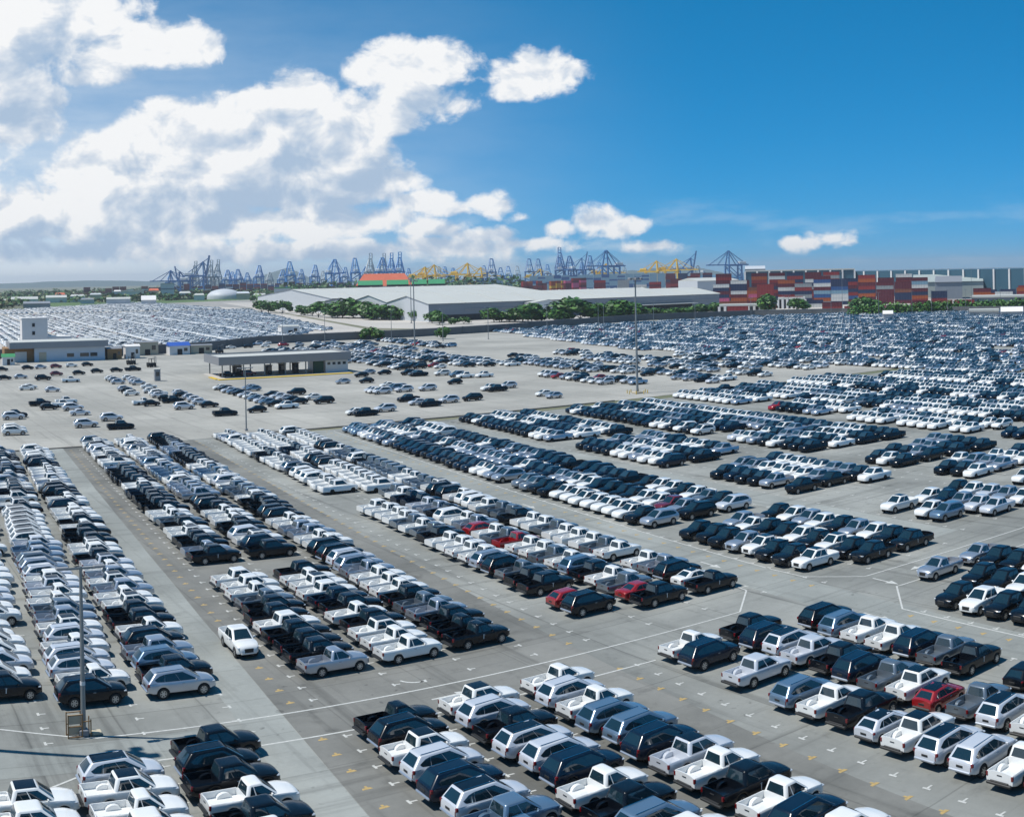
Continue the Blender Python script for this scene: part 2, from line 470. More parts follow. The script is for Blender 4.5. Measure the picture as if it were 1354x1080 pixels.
SPEC = {
    'double': dict(L=5.25, hw=0.905, wheels=(1.72, -1.28), wr=0.375, sill=0.40,
        top=[(-2.625, 1.08), (-1.04, 1.10), (1.05, 1.12), (1.8, 1.08), (2.3, 1.00), (2.48, 0.92), (2.58, 0.80), (2.625, 0.66)],
        wide=[(-2.625, .86), (-2.5, .895), (-1.0, .905), (1.8, .905), (2.15, .875), (2.40, .79), (2.56, .66), (2.625, .52)],
        bed=(-2.56, -1.08, 0.72), drop=.02, cab=(1.32, 0.44, -0.86, -1.05), yb=0.835, yt=0.655, roof=1.78,
        side=[[(.085, .10), (.47, .10), (.47, .90), (.145, .90)], [(.50, .10), (.945, .10), (.88, .90), (.50, .90)]]),
    'single': dict(L=5.15, hw=0.89, wheels=(1.68, -1.30), wr=0.365, sill=0.40,
        top=[(-2.575, 1.06), (-0.5, 1.07), (1.02, 1.10), (1.75, 1.06), (2.25, 0.98), (2.43, 0.90), (2.53, 0.78), (2.575, 0.64)],
        wide=[(-2.575, .85), (-2.45, .88), (-1.0, .89), (1.75, .89), (2.1, .86), (2.35, .78), (2.51, .65), (2.575, .51)],
        bed=(-2.51, -0.56, 0.70), drop=.015, cab=(1.28, 0.42, -0.36, -0.53), yb=0.82, yt=0.64, roof=1.72,
        side=[[(.10, .10), (.29, .10), (.29, .90), (.17, .90)], [(.33, .10), (.92, .10), (.84, .90), (.33, .90)]]),
    'suv': dict(L=4.82, hw=0.91, wheels=(1.46, -1.34), wr=0.385, sill=0.42,
        top=[(-2.41, 0.90), (-2.36, 1.04), (-2.25, 1.10), (1.0, 1.13), (1.6, 1.09), (2.05, 1.01), (2.26, 0.92), (2.36, 0.80), (2.41, 0.66)],
        wide=[(-2.41, .70), (-2.34, .79), (-2.15, .87), (-1.5, .91), (1.5, .91), (1.9, .875), (2.18, .79), (2.35, .66), (2.41, .52)],
        bed=None, drop=.075, cab=(1.36, 0.30, -1.84, -2.34), yb=0.845, yt=0.640, roof=1.80,
        side=[[(.075, .40), (.15, .16), (.30, .10), (.30, .88), (.17, .76)], [(.305, .10), (.60, .08), (.60, .91), (.305, .88)], [(.605, .08), (.945, .08), (.93, .20), (.845, .91), (.605, .91)]]),
    'hatch': dict(L=4.05, hw=0.845, wheels=(1.24, -1.28), wr=0.31, sill=0.30,
        top=[(-2.025, 0.92), (-1.9, 0.99), (0.9, 0.98), (1.45, 0.92), (1.82, 0.82), (1.96, 0.72), (2.025, 0.60)],
        wide=[(-2.025, .72), (-1.85, .80), (-1.2, .845), (1.3, .845), (1.7, .80), (1.93, .70), (2.025, .58)],
        bed=None, drop=.07, cab=(1.16, 0.20, -1.36, -1.92), yb=0.77, yt=0.60, roof=1.51,
        side=[[(.14, .16), (.27, .10), (.27, .88), (.19, .80)], [(.285, .10), (.555, .10), (.555, .90), (.285, .90)], [(.57, .10), (.92, .10), (.83, .90), (.57, .90)]]),
    'sedan': dict(L=4.45, hw=0.86, wheels=(1.36, -1.30), wr=0.315, sill=0.29,
        top=[(-2.225, 0.88), (-2.1, 0.99), (-1.5, 1.02), (0.9, 0.97), (1.6, 0.91), (2.0, 0.82), (2.16, 0.72), (2.225, 0.60)],
        wide=[(-2.225, .70), (-2.05, .79), (-1.3, .86), (1.4, .86), (1.85, .81), (2.12, .71), (2.225, .58)],
        bed=None, drop=.04, cab=(1.20, 0.25, -0.88, -1.70), yb=0.78, yt=0.60, roof=1.47,
        side=[[(.20, .10), (.49, .10), (.49, .90), (.28, .86)], [(.505, .10), (.92, .10), (.83, .90), (.505, .90)]]),
}
TYPE_WORD = {'double': 'double cab pickup', 'single': 'single cab pickup', 'suv': 'SUV', 'hatch': 'hatchback', 'sedan': 'sedan'}
ROOT_NAME = {'double': 'pickup_truck', 'single': 'pickup_truck', 'suv': 'sport_utility_car', 'hatch': 'hatchback_car', 'sedan': 'sedan_car'}
CATEGORY = {'double': 'pickup', 'single': 'pickup', 'suv': 'SUV', 'hatch': 'hatchback', 'sedan': 'sedan'}

def body_section(S, x, zb, in_bed):
    zt, hw = lerp_tab(S['top'], x), lerp_tab(S['wide'], x)
    h = zt - zb
    half = [(hw * 0.945, zb), (hw * 0.985, zb + 0.14 * h), (hw, zb + 0.50 * h), (hw * 0.988, zt - 0.17 * h), (hw * 0.955, zt - 0.05 * h)]
    if in_bed:
        fl = S['bed'][2]
        half += [(hw * 0.925, zt), (hw * 0.885, zt - 0.01), (hw * 0.88, fl), (hw * 0.5, fl), (0, fl)]
    else:
        half += [(hw * 0.885, zt - 0.008), (hw * 0.74, zt + 0.028), (hw * 0.5, zt + 0.056), (hw * 0.25, zt + 0.068), (0, zt + 0.072)]
    return [(x, -y, z) for (y, z) in half] + [(x, y, z) for (y, z) in reversed(half[:-1])]

def make_body(S):
    mb = MB()
    Lh = S['L'] / 2
    ra = S['wr'] + 0.055
    xs = {}
    def arch(x):
        z = S['sill']
        for xw in S['wheels']:
            if abs(x - xw) < ra:
                z = max(z, S['wr'] * 0.98 + math.sqrt(max(0, ra * ra - (x - xw) ** 2)))
        # chin and tail rise a little
        z += 0.10 * max(0, (x - Lh + 0.35) / 0.35) + 0.14 * max(0, (-x - Lh + 0.4) / 0.4)
        return z
    st = []
    grid = [-Lh, -Lh + .06, -Lh + .2, -Lh + .42]
    for xw in S['wheels']:
        grid += [xw - ra - .001] + [xw + ra * math.cos(math.pi * (1 - k / 10)) for k in range(1, 10)] + [xw + ra + .001]
    x = -Lh + .8
    while x < Lh - .6:
        if all(abs(x - xw) > ra + .12 for xw in S['wheels']): grid.append(x)
        x += .33
    grid += [Lh - .5, Lh - .36, Lh - .22, Lh - .11, Lh - .05, Lh]
    bed = S['bed']
    if bed: grid += [bed[0], bed[1]]
    grid = sorted(set(round(g, 4) for g in grid))
    for x in grid:
        inb = bool(bed) and bed[0] < x < bed[1]
        if bed and abs(x - bed[0]) < 1e-3:
            st.append(body_section(S, x, arch(x), False)); st.append(body_section(S, x + .004, arch(x), True))
        elif bed and abs(x - bed[1]) < 1e-3:
            st.append(body_section(S, x - .004, arch(x), True)); st.append(body_section(S, x, arch(x), False))
        else:
            st.append(body_section(S, x, arch(x), inb))
    n = len(st[0])
    V = [p for s_ in st for p in s_]
    Fc = []
    for i in range(len(st) - 1):
        for j in range(n - 1):
            Fc.append((i * n + j, i * n + j + 1, (i + 1) * n + j + 1, (i + 1) * n + j))
    Fc.append(tuple(reversed(range(n))))
    Fc.append(tuple(range((len(st) - 1) * n, len(st) * n)))
    Fc = [tuple(reversed(f)) for f in Fc]
    mb.add(V, Fc, 0)
    # greenhouse
    xf0, xf1, xr1, xr0 = S['cab']
    zb = lerp_tab(S['top'], 0) - 0.03
    NR = 16
    def ring(xf, xr, y, z, c):
        zq = z - (S['drop'] if z > zb + .1 else 0)
        out = []
        for (cx, cyy, a0, zz) in ((xr + c, -y + c, 180, zq), (xf - c, -y + c, 270, z), (xf - c, y - c, 0, z), (xr + c, y - c, 90, zq)):
            for q in range(4):
                t = R(a0 + 30 * q)
                out.append((cx + c * math.cos(t), cyy + c * math.sin(t), zz))
        return out
    zr = S['roof']
    ri = min(.32, (xf1 - xr1) * .30)
    rings = [ring(xf0, xr0, S['yb'], zb, .15), ring(xf1 + .02, xr1 - .01, S['yt'] + .008, zr - .07, .15),
             ring(xf1 - .02, xr1 + .02, S['yt'] - .018, zr - .042, .15), ring(xf1 - .08, xr1 + .08, S['yt'] - .07, zr - .018, .16), ring(xf1 - .18, xr1 + .18, S['yt'] - .17, zr - .005, .16), ring(xf1 - ri, xr1 + ri, S['yt'] - .32, zr, .10)]
    V = [p for r_ in rings for p in r_]
    Fc = []
    for i in range(len(rings) - 1):
        for j in range(NR):
            Fc.append((i * NR + j, i * NR + (j + 1) % NR, (i + 1) * NR + (j + 1) % NR, (i + 1) * NR + j))
    Fc.append(tuple(range((len(rings) - 1) * NR, len(rings) * NR)))
    mb.add(V, Fc, 0)
    # underbody and wheel wells
    hw = S['hw']
    mb.cbox((0, 0, .44), (S['L'] - .6, hw * 1.30, .36), .06, 1)
    for xw in S['wheels']:
        if bed and xw < 0: mb.box((xw, 0, S['wr'] + .06), (ra * 1.9, hw * 1.08, .5), 1)
        else: mb.box((xw, 0, S['wr'] + .14), (ra * 1.9, hw * 1.36, .64), 1)
    for sgn in (-1, 1):
        mb.box(((S['wheels'][0] + S['wheels'][1]) / 2, sgn * hw * .80, S['sill'] + .04), (S['wheels'][0] - S['wheels'][1] - 2 * ra, hw * .26, .08), 1)
    # wheel humps inside the bed
    if bed:
        for sgn in (-1, 1):
            k = 7
            pr = [(S['wheels'][1] + .43 * math.cos(math.pi * q / k), bed[2] + .27 * math.sin(math.pi * q / k)) for q in range(k + 1)]
            y0, y1 = sgn * hw * .885, sgn * hw * .60
            V = [(a, y0, b) for a, b in pr] + [(a, y1, b) for a, b in pr]
            Fc = [(q, q + 1, k + 2 + q, k + 1 + q) for q in range(k)] + [tuple(range(k + 1, 2 * k + 2))]
            if sgn > 0: Fc = [tuple(reversed(f)) for f in Fc]
            mb.add(V, Fc, 0)
    return mb

def pane(mb, A, B, C, D, poly, off=0.006, bulge=0.0, cols=1):
    """polygon given in (s, t) on the quad A-B (bottom) D-C (top), pushed out of its plane"""
    A, B, C, D = map(Vector, (A, B, C, D))
    n = (B - A).cross(D - A).normalized()
    def pt(s, t, o): return (A * (1 - s) + B * s) * (1 - t) + (D * (1 - s) + C * s) * t + n * (off + o)
    if len(poly) == 4 and cols > 1:
        for i in range(cols):
            q = []
            for (a, top) in ((i, 0), (i + 1, 0), (i + 1, 1), (i, 1)):
                f = a / cols
                (s0, t0), (s1, t1) = (poly[3], poly[2]) if top else (poly[0], poly[1])
                s, t = s0 + (s1 - s0) * f, t0 + (t1 - t0) * f
                q.append(pt(s, t, bulge * (1 - (2 * f - 1) ** 2)))
            mb.poly(q)
    else:
        mb.poly([pt(s, t, 0) for s, t in poly])

def glass_parts(S):
    xf0, xf1, xr1, xr0 = S['cab']
    zb = lerp_tab(S['top'], 0) - 0.03
    zr = S['roof'] - .07
    yb, yt = S['yb'], S['yt'] + .008
    zq = zr - S['drop']
    out = []
    m = MB(); pane(m, (xf0, -yb, zb), (xf0, yb, zb), (xf1 + .02, yt, zr), (xf1 + .02, -yt, zr), [(.085, .08), (.915, .08), (.885, .96), (.115, .96)], .008, .035, 8)
    out.append(('windscreen', m.mesh('windscreen', [GLASS], R(30))))
    m = MB(); pane(m, (xr0, yb, zb), (xr0, -yb, zb), (xr1 - .01, -yt, zq), (xr1 - .01, yt, zq), [(.115, .16), (.885, .16), (.86, .94), (.14, .94)], .008, .014, 4)
    out.append(('rear_window', m.mesh('rear_window', [GLASS], R(30))))
    for poly in S['side']:
        m = MB(); pane(m, (xr0, -yb, zb), (xf0, -yb, zb), (xf1 + .02, -yt, zr), (xr1 - .01, -yt, zq), poly, .009)
        out.append(('side_window', m.mesh('side_window', [GLASS])))
        m = MB(); pane(m, (xf0, yb, zb), (xr0, yb, zb), (xr1 - .01, yt, zq), (xf1 + .02, yt, zr), [(1 - s, t) for s, t in poly], .009)
        out.append(('side_window', m.mesh('side_window', [GLASS])))
    return out

def make_wheel(wr):
    n, wdt = 18, .23
    m = MB()
    prof = [(wr * .62, -wdt / 2), (wr * .93, -wdt / 2), (wr, -wdt / 2 + .04), (wr, wdt / 2 - .04), (wr * .93, wdt / 2), (wr * .62, wdt / 2)]
    V = [(r_ * math.cos(2 * math.pi * k / n), y, r_ * math.sin(2 * math.pi * k / n)) for k in range(n) for (r_, y) in prof]
    Fc = [(k * 6 + j, ((k + 1) % n) * 6 + j, ((k + 1) % n) * 6 + j + 1, k * 6 + j + 1) for k in range(n) for j in range(5)]
    m.add(V, [tuple(reversed(f)) for f in Fc], 0)
    tyre = m.mesh('wheel', [RUBBER], R(40))
    r_ = MB()
    rr = wr * .63
    # dished rim with five twin spokes on both faces
    for sgn in (-1, 1):
        y0, y1 = sgn * (wdt / 2 - .012), sgn * (wdt / 2 - .07)
        for k in range(n):
            a0, a1 = 2 * math.pi * k / n, 2 * math.pi * (k + 1) / n
            q = [(rr * math.cos(a0), y0, rr * math.sin(a0)), (rr * math.cos(a1), y0, rr * math.sin(a1)),
                 (rr * .86 * math.cos(a1), y0 * .98, rr * .86 * math.sin(a1)), (rr * .86 * math.cos(a0), y0 * .98, rr * .86 * math.sin(a0))]
            r_.poly(q if sgn < 0 else q[::-1], 0)
        disc = [(rr * .9 * math.cos(2 * math.pi * k / n), y1, rr * .9 * math.sin(2 * math.pi * k / n)) for k in range(n)]
        r_.poly(disc if sgn < 0 else disc[::-1], 1)
        for k in range(6):
            a = 2 * math.pi * k / 6
            ca, sa = math.cos(a), math.sin(a)
            w0, w1 = .055, .035
            q = []
            for (rad, wd) in ((rr * .12, w0), (rr * .9, w1)):
                for e in (-1, 1):
                    q.append((rad * ca - e * wd * sa, y0 * .96, rad * sa + e * wd * ca))
            q = [q[0], q[1], q[3], q[2]]
            r_.poly(q[::-1] if sgn < 0 else q, 0)
        hub = [(rr * .22 * math.cos(2 * math.pi * k / 8), y0 * .97, rr * .22 * math.sin(2 * math.pi * k / 8)) for k in range(8)]
        r_.poly(hub if sgn < 0 else hub[::-1], 0)
    rim = r_.mesh('rim', [ALLOY, UNDER])
    return tyre, rim

class Part:
    __slots__ = ('name', 'mesh', 'loc', 'sub', 'fine')
    def __init__(s, name, mesh, loc=(0, 0, 0), sub=None, fine=False):
        s.name, s.mesh, s.loc, s.sub, s.fine = name, mesh, loc, sub or [], fine

CAR_S = 0.925
BASE, MODEL = {}, {}
def base_of(kind):
    if kind in BASE: return BASE[kind]
    S = SPEC[kind]
    Lh, hw = S['L'] / 2, S['hw']
    B = dict(body=make_body(S), glass=glass_parts(S))
    B['tyre'], B['rim'] = make_wheel(S['wr'])
    fine = []
    zt = lerp_tab(S['top'], -Lh)
    pick = S['bed'] is not None
    for sg in (-1, 1):
        if pick: m = MB().cbox((-Lh + .045, sg * hw * .895, .90), (.14, .14, .26), .03)
        elif kind == 'suv':
            m = MB().cbox((-Lh + .10, sg * hw * .86, .98), (.16, .15, .20), .03); m.cbox((-Lh + .06, sg * hw * .79, .78), (.10, .07, .26), .03)
        else: m = MB().cbox((-Lh + .12, sg * hw * .80, .84), (.20, .24, .16), .04)
        fine.append(('tail_light', m.mesh('tail_light', [TAIL], R(35))))
        fz = lerp_tab(S['top'], Lh - .24)
        m = MB().cbox((Lh - .24, sg * hw * .74, fz - .10), (.24, .32, .10), .04)
        fine.append(('headlight', m.mesh('headlight', [HEAD], R(35))))
        m = MB().cbox((S['cab'][0] - .42, sg * (S['yb'] + .12), lerp_tab(S['top'], 0) + .06), (.10, .20, .15), .03)
        fine.append(('door_mirror', ('paint', m)))
        m = MB().cbox((.05 if kind != 'single' else .1, sg * (hw + .008), lerp_tab(S['top'], 0) - .16), (.20, .03, .035), .01)
        fine.append(('door_handle', m.mesh('door_handle', [CHROME])))
    m = MB().cbox((Lh - .045, 0, S['sill'] + .27), (.10, hw * .80, .32), .03)
    fine.append(('grille', m.mesh('grille', [PLASTIC], R(35))))
    if pick:
        m = MB().cbox((-Lh - .06, 0, .50), (.20, hw * 1.78, .15), .04)
        m.cbox((-Lh - .02, 0, .60), (.16, hw * 1.3, .06), .02)
        fine.append(('rear_bumper', m.mesh('rear_bumper', [PLASTIC], R(35))))
        m = MB().cbox((-Lh - .005, 0, .93), (.03, .32, .06), .012)
        fine.append(('tailgate_handle', m.mesh('tailgate_handle', [PLASTIC])))
    else:
        m = MB().cbox((-Lh - .01, 0, S['sill'] + .16), (.14, hw * 1.62, .16), .05)
        fine.append(('rear_bumper', m.mesh('rear_bumper', [PAINT['silver'] if kind == 'suv' else PLASTIC], R(35))))
        m = MB().cbox((-Lh - .004, 0, S['sill'] + .42), (.03, .44, .13), .01)
        fine.append(('plate_recess', m.mesh('plate_recess', [PLASTIC])))
    m = MB().cbox((Lh - .10, 0, S['sill'] + .08), (.20, hw * 1.36, .16), .05)
    fine.append(('front_bumper', ('paint', m)))
    if kind == 'suv':
        xa, xb = S['cab'][2] + .16, S['cab'][1] - .16
        for sg in (-1, 1):
            zl = lambda x: S['roof'] + .014 - S['drop'] * (xb + .16 - x) / (xb - xa + .32)
            m = MB().tube((xa, sg * .50, zl(xa)), (xb, sg * .50, zl(xb)), .020, n=6)
            for q in (xa, (xa + xb) / 2, xb): m.box((q, sg * .50, zl(q) - .02), (.08, .035, .05))
            fine.append(('roof_rail', m.mesh('roof_rail', [CHROME], R(40))))
    B['fine'] = fine
    xf0, xf1, xr1, xr0 = S['cab']
    m = MB()
    yt = S['yt']
    zr = S['roof']
    dp = S['drop']
    def rr(xf, xr, y, z): return [(xr, -y, z - dp), (xf, -y, z), (xf, y, z), (xr, y, z - dp)]
    V = rr(xf1 - .09, xr1 + .09, yt - .08, zr - .008) + rr(xf1 - .16, xr1 + .16, yt - .15, zr - .001) + rr(xf1 - min(.33, (xf1 - xr1) * .31), xr1 + min(.33, (xf1 - xr1) * .31), yt - .33, zr + .007)
    m.add(V, [(i * 4 + j, i * 4 + (j + 1) % 4, i * 4 + 4 + (j + 1) % 4, i * 4 + 4 + j) for i in range(2) for j in range(4)] + [(8, 9, 10, 11)])
    B['roofpanel'] = m
    BASE[kind] = B
    return B

def model(kind, colour, blackroof):
    key = (kind, colour, blackroof)
    if key in MODEL: return MODEL[key]
    B, S = base_of(kind), SPEC[kind]
    paint = PAINT[colour]
    parts = [Part('body', B['body'].mesh('body', [paint, UNDER], R(38)))]
    for nm, me in B['glass']: parts.append(Part(nm, me))
    for xw in S['wheels']:
        for sg in (-1, 1):
            parts.append(Part('wheel', B['tyre'], (xw, sg * (S['hw'] - .125), S['wr']), [Part('rim', B['rim'])]))
    if blackroof:
        parts.append(Part('roof_panel', B['roofpanel'].mesh('roof_panel', [PAINT['black']], R(30))))
    for nm, me in B['fine']:
        if isinstance(me, tuple): me = me[1].mesh(nm, [paint], R(35))
        parts.append(Part(nm, me, fine=True))
    if colour in ('black', 'navy') and S['bed'] is not None:
        for sg in (-1, 1):
            m = MB()
            y = sg * (S['hw'] + .012)
            V = [(.02, y, .62), (.07, y, .62), (.09, y, .98), (.03, y, .98)]
            m.poly(V if sg < 0 else V[::-1])
            parts.append(Part('door_film', m.mesh('door_film', [FILM]), fine=True))
    MODEL[key] = parts
    return parts

def place_car(kind, colour, blackroof, loc, rz, label, group, fine):
    root = empty(ROOT_NAME[kind], loc, rz, label, CATEGORY[kind], group)
    q = CAR_S * rnd.uniform(.985, 1.02)
    root.scale = (CAR_S * rnd.uniform(.98, 1.02), CAR_S, q)
    for p in model(kind, colour, blackroof):
        if p.fine and not fine: continue
        o = put(p.name, p.mesh, root, p.loc)
        for q in p.sub: put(q.name, q.mesh, o, q.loc)
    return root

# ------------------------------------------------------------------ plain cars for the far mass
# material slots of the mass meshes: paints in the order of PAINT, then glass, then rubber
PKEYS = list(PAINT)
GLASS_SKY = pbr('car_glass_painted_sky', (0.020, 0.048, 0.070), 0.06, 0.0, 0.0, 1.0)  # lighter blue base colour: sky reflection painted into the windows of the mass cars
MASS_MATS = [PAINT[k] for k in PKEYS] + [GLASS_SKY, UNDER]
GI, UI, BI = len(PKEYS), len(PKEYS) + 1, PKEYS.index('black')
def plain_car(kind, far):
    far = False
    """(verts, faces, slot) with slot -1 = own paint, -2 = roof"""
    S = SPEC[kind]
    V, Fc, Mi = [], [], []
    def add(v, f, m):
        n = len(V); V.extend(v)
        for q in f: Fc.append(tuple(i + n for i in q)); Mi.append(m)
    Lh, hw = S['L'] / 2, S['hw']
    zb = S['sill'] - .02
    xs = [-Lh, -Lh + .25, 0, Lh - .75, Lh - .18, Lh] if not far else [-Lh, 0, Lh - .3, Lh]
    bed = S['bed']
    if bed: xs = sorted(set(xs + [bed[0] + .02, bed[1]]))
    pts = []
    for x in xs:
        zt, h = lerp_tab(S['top'], x), lerp_tab(S['wide'], x)
        pts.append([(x, -h, zb), (x, -h, zt - .10), (x, -h * .92, zt), (x, h * .92, zt), (x, h, zt - .10), (x, h, zb)])
    v = [p for r_ in pts for p in r_]
    f, mm = [], []
    for i in range(len(pts) - 1):
        for j in range(5):
            if bed and j == 2 and bed[0] <= xs[i] and xs[i + 1] <= bed[1] + .01: continue
            f.append((i * 6 + j, (i + 1) * 6 + j, (i + 1) * 6 + j + 1, i * 6 + j + 1))
    f.append((0, 1, 2, 3, 4, 5)); f.append(tuple(reversed(range((len(pts) - 1) * 6, len(pts) * 6))))
    add(v, f, -1)
    if bed:
        x0, x1, fl = bed[0] + .02, bed[1], bed[2]
        zt, y = lerp_tab(S['top'], x0), hw * .86
        v = [(x0, -y, zt), (x1, -y, zt), (x1, y, zt), (x0, y, zt), (x0, -y, fl), (x1, -y, fl), (x1, y, fl), (x0, y, fl)]
        add(v, [(4, 5, 6, 7), (0, 4, 7, 3), (1, 2, 6, 5), (0, 1, 5, 4), (2, 3, 7, 6)], -1)
    xf0, xf1, xr1, xr0 = S['cab']
    z0, z1 = lerp_tab(S['top'], 0) - .02, S['roof'] - .05
    yb, yt = S['yb'], S['yt']
    b = [(xr0, -yb, z0), (xf0, -yb, z0), (xf0, yb, z0), (xr0, yb, z0)]
    zd = z1 - S['drop']
    t = [(xr1, -yt, zd), (xf1, -yt, z1), (xf1, yt, z1), (xr1, yt, zd)]
    if far:
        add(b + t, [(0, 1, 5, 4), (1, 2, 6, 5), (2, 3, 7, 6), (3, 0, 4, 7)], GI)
        add(t, [(0, 1, 2, 3)], -2)
    else:
        add(b + t, [(0, 1, 5, 4), (1, 2, 6, 5), (2, 3, 7, 6), (3, 0, 4, 7)], -1)
        c = [(xr1 + .2, -yt + .2, zd + .05), (xf1 - .2, -yt + .2, z1 + .05), (xf1 - .2, yt - .2, z1 + .05), (xr1 + .2, yt - .2, zd + .05)]
        add(t + c, [(0, 1, 5, 4), (1, 2, 6, 5), (2, 3, 7, 6), (3, 0, 4, 7), (4, 5, 6, 7)], -2)
        def L_(a, b_, k): return tuple(a[i] + (b_[i] - a[i]) * k for i in range(3))
        for (i, j) in ((0, 1), (1, 2), (2, 3), (3, 0)):
            q = [L_(b[i], b[j], .10), L_(b[i], b[j], .90), L_(t[i], t[j], .90), L_(t[i], t[j], .10)]
            q = [L_(q[0], q[3], .16), L_(q[1], q[2], .16), L_(q[1], q[2], .97), L_(q[0], q[3], .97)]
            n = (Vector(q[1]) - Vector(q[0])).cross(Vector(q[3]) - Vector(q[0])).normalized() * .012
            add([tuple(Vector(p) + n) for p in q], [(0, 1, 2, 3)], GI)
    # dark under side and wheels
    add([(-Lh + .2, -hw * .8, .2), (Lh - .2, -hw * .8, .2), (Lh - .2, hw * .8, .2), (-Lh + .2, hw * .8, .2),
         (-Lh + .2, -hw * .8, zb + .05), (Lh - .2, -hw * .8, zb + .05), (Lh - .2, hw * .8, zb + .05), (-Lh + .2, hw * .8, zb + .05)],
        [(0, 1, 5, 4), (1, 2, 6, 5), (2, 3, 7, 6), (3, 0, 4, 7)], UI)
    wr = S['wr']
    if not far:
        for xw in S['wheels']:
            for sg in (-1, 1):
                y = sg * (hw + .012)
                n = 6
                ring = [(xw + wr * math.cos(2 * math.pi * k / n), y, wr + wr * math.sin(2 * math.pi * k / n)) for k in range(n)]
                add(ring, [tuple(range(n)) if sg < 0 else tuple(reversed(range(n)))], UI)
    return np.array(V, float), Fc, np.array(Mi)

PLAIN = {}
def mass(name, cars, far, label, cat):
    """one object that holds the cars nobody can count: list of (kind, colour, blackroof, x, y, heading)"""
    Vs, counts, loops, mats = [], [], [], []
    base = 0
    for (kind, colour, br, x, y, rz) in cars:
        if (kind, far) not in PLAIN: 
            v, f, mi = plain_car(kind, far)
            PLAIN[(kind, far)] = (v, np.array([len(q) for q in f]), np.concatenate([np.array(q) for q in f]), mi)
        v, cnt, lp, mi = PLAIN[(kind, far)]
        c, s = math.cos(rz), math.sin(rz)
        w = np.empty_like(v)
        w[:, 0] = (v[:, 0] * c - v[:, 1] * s) * CAR_S + x
        w[:, 1] = (v[:, 0] * s + v[:, 1] * c) * CAR_S + y
        w[:, 2] = v[:, 2] * CAR_S
        ci = PKEYS.index(colour)
        m_ = mi.copy(); m_[m_ == -1] = ci; m_[m_ == -2] = BI if br else ci
        Vs.append(w); counts.append(cnt); loops.append(lp + base); mats.append(m_)
        base += len(v)
    Vs, counts, loops, mats = np.concatenate(Vs), np.concatenate(counts), np.concatenate(loops), np.concatenate(mats)
    me = bpy.data.meshes.new(name)
    me.vertices.add(len(Vs)); me.vertices.foreach_set('co', Vs.astype(np.float32).ravel())
    me.loops.add(len(loops)); me.loops.foreach_set('vertex_index', loops.astype(np.int32))
    me.polygons.add(len(counts))
    st = np.concatenate([[0], np.cumsum(counts)[:-1]])
    me.polygons.foreach_set('loop_start', st.astype(np.int32))
    for m_ in MASS_MATS: me.materials.append(m_)
    me.polygons.foreach_set('material_index', mats.astype(np.int32))
    me.update(calc_edges=True)
    o = put(name, me)
    tag(o, label, cat, None, 'stuff')
    return o

# ------------------------------------------------------------------ ground, lot surfaces, paint
CONC = ground_mat('concrete_lot', (0.170, 0.178, 0.167), (0.300, 0.310, 0.292), 0.055, joint=(5.6, 11.65), jw=0.08, jdark=0.72, track=0.34, stain=0.34)
ASPH = ground_mat('asphalt_lot', (0.112, 0.115, 0.107), (0.210, 0.212, 0.197), 0.07, joint=(7.3, 11.65), jw=0.07, jdark=0.78, track=0.34, stain=0.36)
AISLE = ground_mat('concrete_aisle', (0.205, 0.219, 0.208), (0.315, 0.333, 0.317), 0.06, joint=(0, 5.8), jw=0.06, jdark=0.80, track=0.30, stain=0.22)
APRON = ground_mat('concrete_apron', (0.27, 0.268, 0.245), (0.395, 0.388, 0.355), 0.03, joint=(6.5, 9.0), jw=0.09, jdark=0.72, track=0.22, stain=0.28)
FARLOT = ground_mat('far_lot_surface', (0.40, 0.38, 0.35), (0.50, 0.47, 0.43), 0.02, stain=0.2)
EARTH = ground_mat('open_ground', (0.10, 0.12, 0.06), (0.20, 0.19, 0.13), 0.006, stain=0.3)
GRASSM = ground_mat('grass_field', (0.06, 0.115, 0.03), (0.10, 0.17, 0.045), 0.02, stain=0.3)
YARD = ground_mat('port_yard', (0.24, 0.235, 0.22), (0.33, 0.32, 0.30), 0.02, stain=0.25)
SEA = pbr('sea_water', (0.02, 0.075, 0.11), 0.25, 0.0, 0.0, 0.5)

def quad_sheet(name, corners, z, m, n=1, parent=None):
    mb = MB()
    c = [Vector((p.x, p.y, z)) for p in corners]
    for i in range(n):
        for j in range(n):
            def q(a, b): return (c[0] * (1 - a) + c[1] * a) * (1 - b) + (c[3] * (1 - a) + c[2] * a) * b
            mb.poly([q(i / n, j / n), q((i + 1) / n, j / n), q((i + 1) / n, (j + 1) / n), q(i / n, (j + 1) / n)])
    # face up
    o = put(name, None if False else mb.mesh(name, [m]), parent)
    me = o.data
    if me.polygons[0].normal.z < 0: me.flip_normals()
    if parent is None: o['kind'] = 'structure'
    return o
def uw_sheet(name, u0, u1, w0, w1, z, m, parent=None):
    return quad_sheet(name, [P(u0, w0), P(u0, w1), P(u1, w1), P(u1, w0)], z, m, 1, parent)

mb = MB()
n = 64
rings = [0, 60, 300, 1500, 6000, 12800]
for i in range(len(rings) - 1):
    for k in range(n):
        a0, a1 = 2 * math.pi * k / n, 2 * math.pi * (k + 1) / n
        r0, r1 = rings[i], rings[i + 1]
        q = [(r1 * math.cos(a0), r1 * math.sin(a0), -0.05), (r1 * math.cos(a1), r1 * math.sin(a1), -0.05)]
        q += [(r0 * math.cos(a1), r0 * math.sin(a1), -0.05), (r0 * math.cos(a0), r0 * math.sin(a0), -0.05)] if r0 else [(0, 0, -0.05)]
        mb.poly(q)
put('ground', mb.mesh('ground', [EARTH]))['kind'] = 'structure'
